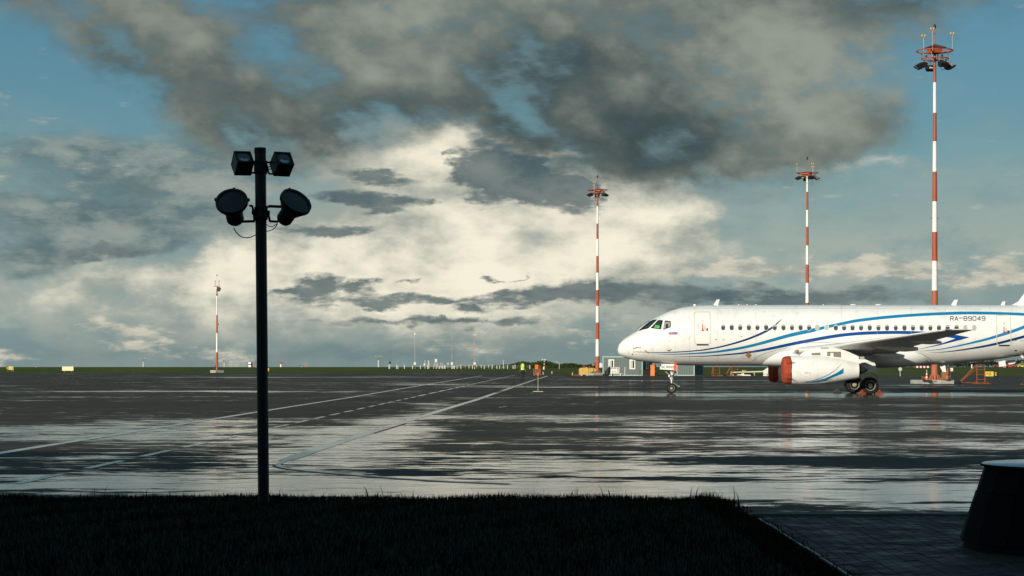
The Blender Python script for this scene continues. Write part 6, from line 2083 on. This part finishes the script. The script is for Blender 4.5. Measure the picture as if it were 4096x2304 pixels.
# ------------------------------------------------------------------ far field: weather station, lamps, thickets
def weather_station():
    d = 600.0
    s = Spot(1800, d)
    Zr = lambda a, b: (1400 + a / 2.862, 1300 + b / 2.862)
    X = lambda a: s.x(Zr(a, 0)[0])
    fm = mat('fence_white', (.66, .64, .56), .7)
    t = thing('fence', 'low fence of white posts and thin rails round the weather station', 'fence', s.loc)
    posts = (447, 530, 541, 623, 712, 800, 890, 985, 1085, 1170, 1195, 1223, 1270, 1318, 1360, 1403, 1450, 1500, 1538, 1588, 1627, 1683, 1713, 1803, 1868, 1890, 2060)
    for i, a in enumerate(posts):
        h = 1.05 + .12 * math.sin(i * 2.3)
        MB().cyl((X(a), (i % 3) * 2.0, -.05), (X(a), (i % 3) * 2.0, h), .125, .115, 10).build('post', fm, t)
    for z in (.35, .65, .9):
        MB().tube([(X(1000), 0, z), (X(2070), 0, z)], .02, 5).build('rail', mat('rail_grey', (.35, .36, .30), .7), t)
    def mast(a, label, row_top, bars, kind):
        m = thing('sensor_mast', label, 'sensor mast', ((Zr(a, 0)[0] - 2048) / F * d, d + 3, 0))
        H = s.z(row_top)
        n = 7
        for i in range(n):
            z0, z1 = H * i / n, H * (i + 1) / n
            MB().cyl((0, 0, z0), (0, 0, z1), .065, .055, 8).build('mast_section', (mat('mast_dull', (.45, .45, .40), .7) if (i + bars) % 2 or bars > 3 else mat('mast_rose', (.48, .22, .16), .7)), m)
        MB().tube([(0, 0, H * .8), (3.5, 0, .3)], .015, 4).tube([(0, 0, H * .8), (-1.5, 2, .3)], .015, 4).build('guy_wire', grey_metal, m)
        if kind == 0:
            MB().box((0, 0, H - .3), (.40, .3, .55), None, .05).build('sensor_head', white_obj, m)
            MB().cyl((0, 0, H), (0, 0, H + 1.2), .02, .012, 5).build('aerial', grey_metal, m)
        elif kind == 1:
            MB().box((.35, 0, H - .4), (.7, .05, .06)).box((.7, 0, H), (.04, .04, 1.3)).box((-.35, 0, H + .1), (.04, .04, .5)).build('sensor_arm', grey_metal, m)
        else:
            MB().box((0, 0, H), (.95, .1, .16)).box((.42, 0, H + .2), (.05, .05, .9)).build('sensor_arm', white_obj, m)
        MB().box((0, -.1, 1.5), (.62, .4, .75), None, .04).build('instrument_box', white_obj, m)
        MB().cyl((0, 0, -.05), (0, 0, .4), .14, .12, 8).build('foot', fm, m)
    mast(738, 'pale slim weather mast leftmost, with a box-shaped head', 1331, 4, 0)
    mast(1164, 'rose and white weather mast in the middle of the three', 1341, 1, 1)
    mast(1425, 'rose and white weather mast rightmost with a white crossarm', 1339, 0, 2)
    def inst(a, y, label, build, cat='instrument'):
        o = thing('weather_instrument', label, cat, ((Zr(a, 0)[0] - 2048) / F * (d + y), d + y, 0))
        build(o)
    def tower(o):
        MB().tube([(-.75, 0, 0), (-.28, 0, 1.9)], .08, 6).tube([(.75, 0, 0), (.28, 0, 1.9)], .08, 6).tube([(-.5, .5, 0), (-.2, .2, 1.9)], .06, 6).tube([(-.45, 0, 1.1), (.45, 0, 1.1)], .06, 6).build('trestle', fm, o)
        MB().box((0, 0, 2.35), (.62, .55, .95), None, .04).build('screen_box', white_obj, o)
    inst(985, 4, 'white screen box on an A-shaped trestle', tower)
    def pair(o):
        for x, h in ((-.1, 2.6), (.12, 2.2)):
            MB().cyl((x, 0, 0), (x, 0, h), .10, .09, 8).build('tube_post', fm, o)
        MB().box((-.1, 0, 2.68), (.34, .2, .14)).build('cap', dark_metal, o)
    inst(900, 4, 'pair of tall white tubes with a dark cap', pair)
    def thin(o):
        MB().cyl((0, 0, 0), (0, 0, 2.1), .08, .07, 8).build('post', fm, o)
        MB().ball((0, 0, 2.25), .14, 8, 6).build('globe', white_obj, o, True)
        MB().box((-.15, -.1, 1.2), (.5, .3, .55), None, .03).build('box', white_obj, o)
    inst(859, 4, 'white post with a small globe and box', thin)
    def tanks(o):
        for i in range(5):
            MB().cyl((-.8 + i * .38, (i % 2) * .4, 0), (-.8 + i * .38, (i % 2) * .4, (.75, .95, .8, .95, .95)[i]), .19, .18, 12).build('drum', fm, o, True, angle=40)
        MB().tube([(-.7, 0, .9), (-.62, 0, 1.6), (-.05, 0, 1.6), (.0, 0, .9)], .06, 6).build('frame', fm, o)
    inst(1060, 4, 'cluster of white drums and frame', tanks)
    def wrapped(o):
        MB().cyl((0, 0, 0), (0, 0, 1.3), .09, .09, 8).build('post', fm, o)
        MB().ball((.05, 0, 1.75), .32, 12, 8, (.9, .8, 1.25)).build('black_wrap', black, o, True)
        MB().tube([(.05, 0, 2.1), (.12, 0, 3.0)], .03, 6).build('rod', black, o)
    inst(455, 4, 'black wrapped device with rod at the left end of the fence', wrapped)
    def tee(o):
        MB().cyl((0, 0, 0), (0, 0, 2.3), .10, .08, 8).build('post', fm, o)
        MB().box((0, 0, 2.42), (1.05, .12, .10)).build('arm', grey_metal, o)
        MB().tube([(-.5, 0, 0), (0, 0, .9)], .03, 5).tube([(.5, 0, 0), (0, 0, .9)], .03, 5).build('brace', fm, o)
    inst(1757, 6, 'white T-shaped sensor near the right end of the fence', tee)
    def small(o):
        MB().cyl((0, 0, 0), (0, 0, 1.2), .05, .05, 6).build('post', grey_metal, o)
        MB().box((0, 0, 1.45), (.28, .25, .55), None, .03).build('box', white_obj, o)
    inst(1122, 3, 'small white box on a thin post', small)
    def rain(o):
        for x in (-.3, .15):
            MB().cyl((x, 0, 0), (x, 0, .9), .16, .14, 10).build('drum', fm, o)
            for k in range(7):
                a = 2 * PI * k / 7
                MB().box((x + .26 * math.cos(a), .26 * math.sin(a), 1.05), (.08, .05, .26)).build('fin', dark_metal, o)
    inst(1185, 3, 'rain gauge with dark fins beside the middle mast', rain)
    # camera post, right of the orange box
    s2 = Spot(2177, 520)
    c = thing('camera_post', 'red and white banded post with white twin cameras before the thicket', 'camera post', s2.loc)
    for i in range(5):
        z0, z1 = .5 + i * .36, .5 + (i + 1) * .36
        MB().cyl((0, 0, z0), (0, 0, z1), .085, .085, 10).build('post_band', mast_white if i % 2 == 0 else mat('deep_red', (.28, .02, .02), .6), c)
    MB().box((-.12, 0, .36), (.34, .34, .72), None, .03).build('base_box', white_obj, c)
    MB().box((-.4, 0, 2.55), (.42, .2, .18), Matrix.Rotation(R(-10), 3, 'Y'), .03).box((.22, 0, 2.48), (.5, .2, .2), Matrix.Rotation(R(12), 3, 'Y'), .03).build('camera_head', white_obj, c)
    MB().cyl((0, 0, 2.3), (0, 0, 2.5), .06, .06, 8).build('camera_mount', dark_metal, c)
weather_station()

def gz(d):
    return -0.04 if d < 840 else -0.04 - 0.0045 * (d - 840)
def palm_lamp(label, col, row, d, sc=1.0):
    s = Spot(col, d)
    t = thing('lamp_mast', label, 'lamp mast', (s.loc[0], d, gz(d)), 0, 'distant lamp masts with spreading arms')
    H = s.z(row) - gz(d)
    m = mat('far_mast_white', (.70, .70, .66), .6)
    r = .38 * sc
    MB().cyl((0, 0, 0), (0, 0, H * .68), r, r * .8, 10).build('column', m, t)
    ar = MB()
    for k in range(6):
        a = 2 * PI * k / 6 + .3
        e = (2.1 * sc * math.cos(a), 2.1 * sc * math.sin(a), H * (.96 if k % 2 else .92))
        ar.tube([(0, 0, H * .66), (e[0] * .5, e[1] * .5, H * .82), e], .10 * sc, 6)
    ar.build('arms', mat('far_arm_grey', (.25, .26, .25), .6), t)
    for k in range(6):
        a = 2 * PI * k / 6 + .3
        MB().box((2.2 * sc * math.cos(a), 2.2 * sc * math.sin(a), H * (.98 if k % 2 else .94)), (.9 * sc, .5 * sc, .28 * sc), Matrix.Rotation(a, 3, 'Z')).build('lamp_head', mat('far_lamp', (.42, .43, .40), .5), t)
palm_lamp('distant lamp mast far left, only its top showing above the grass', 145, 1458, 1700)
palm_lamp('distant lamp mast between the blank sign and the short mast', 573, 1433, 1500)
palm_lamp('distant lamp mast right beside the short banded mast', 897, 1436, 1600)
palm_lamp('distant lamp mast left of the weather station', 1514, 1424, 1350)
def distant_bits():
    s = Spot(1002, 760)
    t = thing('equipment_hut', 'white square hut with a red band near the floodlight pole', 'hut', s.loc)
    for z0, z1, m in ((0, .72, mast_white), (.72, 1.12, mast_red), (1.12, 1.75, mast_white)):
        MB().box((0, 0, (z0 + z1) / 2 + .15), (1.15, 1.15, z1 - z0), Matrix.Rotation(R(-28), 3, 'Z')).build('wall_band', m, t)
    for x in (-.5, .5):
        MB().cyl((x, 0, -.05), (x, 0, .2), .08, .08, 6).build('leg', grey_metal, t)
        MB().cyl((x, 0, 1.9), (x * 1.5, 0, 2.15), .05, .05, 6).build('roof_lamp', white_obj, t)
    o = MB().box((0, 0, .45), (.30, .5, 1.0), None, .05).build('red_post_box', orange, None, loc=Spot(1021.5, 760).loc)
    tag(o, 'small red box post left of the floodlight pole', 'box')
    o = MB().box((0, 0, .45), (.42, .5, 1.0), None, .05).build('pale_post_box', mat('sign_pale', (.75, .70, .40), .5), None, loc=Spot(1026.5, 764).loc)
    tag(o, 'pale box half hidden by the floodlight pole', 'box')
    s = Spot(1124, 820)
    t = thing('beacon_tower', 'red lattice beacon on a white drum right of the floodlight pole', 'beacon', s.loc)
    MB().cyl((0, 0, 0), (0, 0, 1.1), .36, .40, 12).build('drum', mast_white, t, True, angle=40)
    MB().cyl((0, 0, 1.1), (0, 0, 1.75), .34, .30, 10).cyl((0, 0, 1.75), (0, 0, 2.4), .22, .05, 8).build('red_top', mast_red, t)
    MB().tube([(-1.0, 0, 1.75), (1.2, 0, 1.75)], .04, 6).tube([(-1.1, 0, 2.2), (-.9, 0, 2.2)], .10, 6).build('arms', mast_red, t)
    s = Spot(1213, 800)
    t = thing('approach_light_cluster', 'cluster of small dark and green lamps with a red cone on the far grass', 'lamp cluster', s.loc)
    for x, z, m in ((-1.6, .5, dark_metal), (-1.1, .55, dark_metal), (-.5, .6, dark_metal), (-.15, .75, mat('green_lamp', (.12, .42, .28), .5)), (.15, .95, mat('green_lamp', (.12, .42, .28), .5)), (-.7, .12, white_obj)):
        MB().box((x, 0, z), (.26, .2, .2), None, .04).build('lamp_head', m, t)
        MB().cyl((x, 0, -.05), (x, 0, z), .03, .03, 6).build('lamp_stem', dark_metal, t)
    o = MB().lathe([(0, .22), (.25, .20), (.7, .1), (.8, .02)], n=12).build('traffic_cone', orange, None, True, loc=Spot(1218.5, 790).loc)
    tag(o, 'lone red cone on the far grass beside the lamp cluster', 'traffic cone')
    # red-white radome behind the mast
    s = Spot(2403, 700)
    t = thing('radar_dome', 'white domed radar shed with red zigzag panels behind the middle mast', 'radar dome', s.loc)
    MB().lathe([(0, 1.0), (.55, 1.0), (.9, .93), (1.35, .70), (1.65, .38), (1.75, .02)], (0, 0, .0), 'z', 24).build('dome', mast_white, t, True, angle=50)
    for a in (200, 235, 270, 305, 340):
        c, s_ = math.cos(R(a)), math.sin(R(a))
        u, v = math.cos(R(a + 14)), math.sin(R(a + 14))
        w_, x_ = math.cos(R(a - 14)), math.sin(R(a - 14))
        MB().add([(w_ * 1.02, x_ * 1.02, .02), (u * 1.02, v * 1.02, .02), (c * 1.03, s_ * 1.03, .6)], [(0, 1, 2)]).build('red_panel', orange, t, fix=False)
    # striped barrier and vehicles beyond the rear fuselage
    s = Spot(3690, 640)
    t = thing('striped_barrier', 'red and white striped barrier on the far grass under the rear fuselage', 'barrier', s.loc)
    for i in range(9):
        MB().box((-2.2 + i * .55, 0, .42), (.54, .3, .62), None, .03).build('barrier_block', mast_white if i % 2 else mat('deep_red', (.28, .02, .02), .6), t)
    def far_car(label, col, d, L, H, m):
        sc = Spot(col, d)
        c = thing('parked_car', label, 'car', (sc.loc[0], d, gz(d)), 0, 'cars parked far behind the grass')
        MB().prism([(-L / 2, .25), (L / 2, .25), (L / 2, .75), (L * .32, .82), (L * .18, H), (-L * .28, H), (-L * .42, .85), (-L / 2, .78)], -.85, .85).build('body', m, c)
        MB().prism([(L * .28, .84), (L * .15, H - .08), (-L * .24, H - .08), (-L * .36, .86)], -.87, -.852).build('windows', dark_glass, c)
        for x in (-L * .31, L * .31):
            MB().cyl((x, -.88, .32), (x, -.6, .32), .32, .32, 14).build('wheel', rubber, c, True, angle=40)
    far_car('red car parked far off right of the access ladder', 4040, 760, 3.6, 1.25, mat('car_red', (.5, .05, .03), .35, coat=.5))
    far_car('yellow car parked far off at the right picture edge', 4088, 770, 3.2, 1.3, mat('car_yellow', (.6, .5, .08), .35, coat=.5))
    far_car('dark red car parked far off above the direction sign', 3990, 765, 3.4, 1.1, mat('car_dark_red', (.25, .04, .03), .35, coat=.5))
    o = MB().box((0, 0, .6), (.35, .3, 1.2), None, .04).build('white_post', white_obj, None, loc=Spot(3887, 640).loc)
    tag(o, 'white post seen through the red A-frame ladder', 'post')
    for c, h, lab in ((4014, 2.6, 'left of two thin pale lamp posts beneath the tail'), (4021, 2.3, 'right of two thin pale lamp posts beneath the tail')):
        t = thing('lamp_post', lab, 'lamp post', Spot(c, 700).loc)
        MB().cyl((0, 0, 0), (0, 0, h), .07, .06, 6).build('post', mast_white, t)
        MB().box((0, 0, h), (.3, .16, .12), None, .03).build('lamp_head', white_obj, t)
    t = thing('lamp_post', 'short white lamp post bending left before the far thicket', 'lamp post', Spot(2237, 560).loc)
    MB().cyl((0, 0, 0), (0, 0, 1.6), .05, .05, 6).tube([(0, 0, 1.6), (-.8, 0, 2.0)], .04, 5).build('post', white_obj, t)
    MB().box((-.85, 0, 2.02), (.3, .16, .12), None, .03).build('lamp_head', white_obj, t)
distant_bits()

# far thickets, one mass each: many small leaf clusters
def thicket(name, label, span, d0, d1, hfun, n, seed, cols):
    r = np.random.default_rng(seed)
    c = r.uniform(span[0], span[1], n)
    d = r.uniform(d0, d1, n)
    X = (c - 2048) / F * d
    hm = np.array([hfun(q) for q in c]) * (0.75 + .5 * r.random(n) ** 2)
    Zb = np.array([gz(q) for q in d])
    Z = Zb + hm * np.sqrt(r.random(n))
    sz = r.uniform(.10, .34, n)
    V = np.zeros((n, 4, 3))
    u = r.normal(size=(n, 3)); u /= np.linalg.norm(u, axis=1)[:, None]
    v = r.normal(size=(n, 3)); v -= u * (u * v).sum(1)[:, None]; v /= np.linalg.norm(v, axis=1)[:, None]
    P = np.stack([X, d, Z], 1)
    for i, (a, b) in enumerate(((-1, -.6), (1, -.5), (.8, .7), (-.7, .6))):
        V[:, i] = P + u * (a * sz)[:, None] + v * (b * sz)[:, None]
    faces = (np.arange(n) * 4)[:, None] + np.arange(4)
    me = bpy.data.meshes.new(name)
    me.vertices.add(n * 4)
    me.vertices.foreach_set('co', V.reshape(-1))
    me.loops.add(n * 4)
    me.loops.foreach_set('vertex_index', faces.reshape(-1).astype(np.int32))
    me.polygons.add(n)
    me.polygons.foreach_set('loop_start', (np.arange(n) * 4).astype(np.int32))
    me.update(calc_edges=True)
    me.validate()
    me.materials.append(cols)
    o = link(name, me)
    setting(o, 'stuff', label)
    tag(o, label, 'thicket')
leaf_dark = mat('thicket_leaf', (.032, .052, .014), .8, spec=.1, var=.5, vs=.7)
leaf_deep = mat('wood_leaf', (.014, .022, .010), .85, spec=.1, var=.4, vs=.5)
leaf_pale = mat('pale_willow_leaf', (.16, .17, .10), .8, spec=.1, var=.3, vs=.7)
hb = lambda c: max(.3, (0.7 + 1.25 * max(0, math.sin((c - 1990) / 95.0)) * (.7 + .3 * math.sin(c / 17.0)) + .6 * math.sin(c / 31.0) ** 2) * min(1, max(.25, (c - 1840) / 260)))
thicket('thicket', 'dark green bushy thicket beyond the grass behind the weather station', (1840, 2520), 700, 800, hb, 16000, 3, leaf_dark)
hr = lambda c: 2.6 + .5 * math.sin(c / 23.0) + .4 * math.sin(c / 9.0) if c > 3560 else .8
thicket('distant_wood', 'dark line of distant wood beneath the tail of the aircraft', (3560, 4500), 860, 960, hr, 14000, 4, leaf_deep)
thicket('willow_scrub', 'pale silvery scrub before the distant wood at the right edge', (4040, 4300), 790, 830, lambda c: 1.5 + .6 * math.sin(c / 11.0), 2500, 8, leaf_pale)
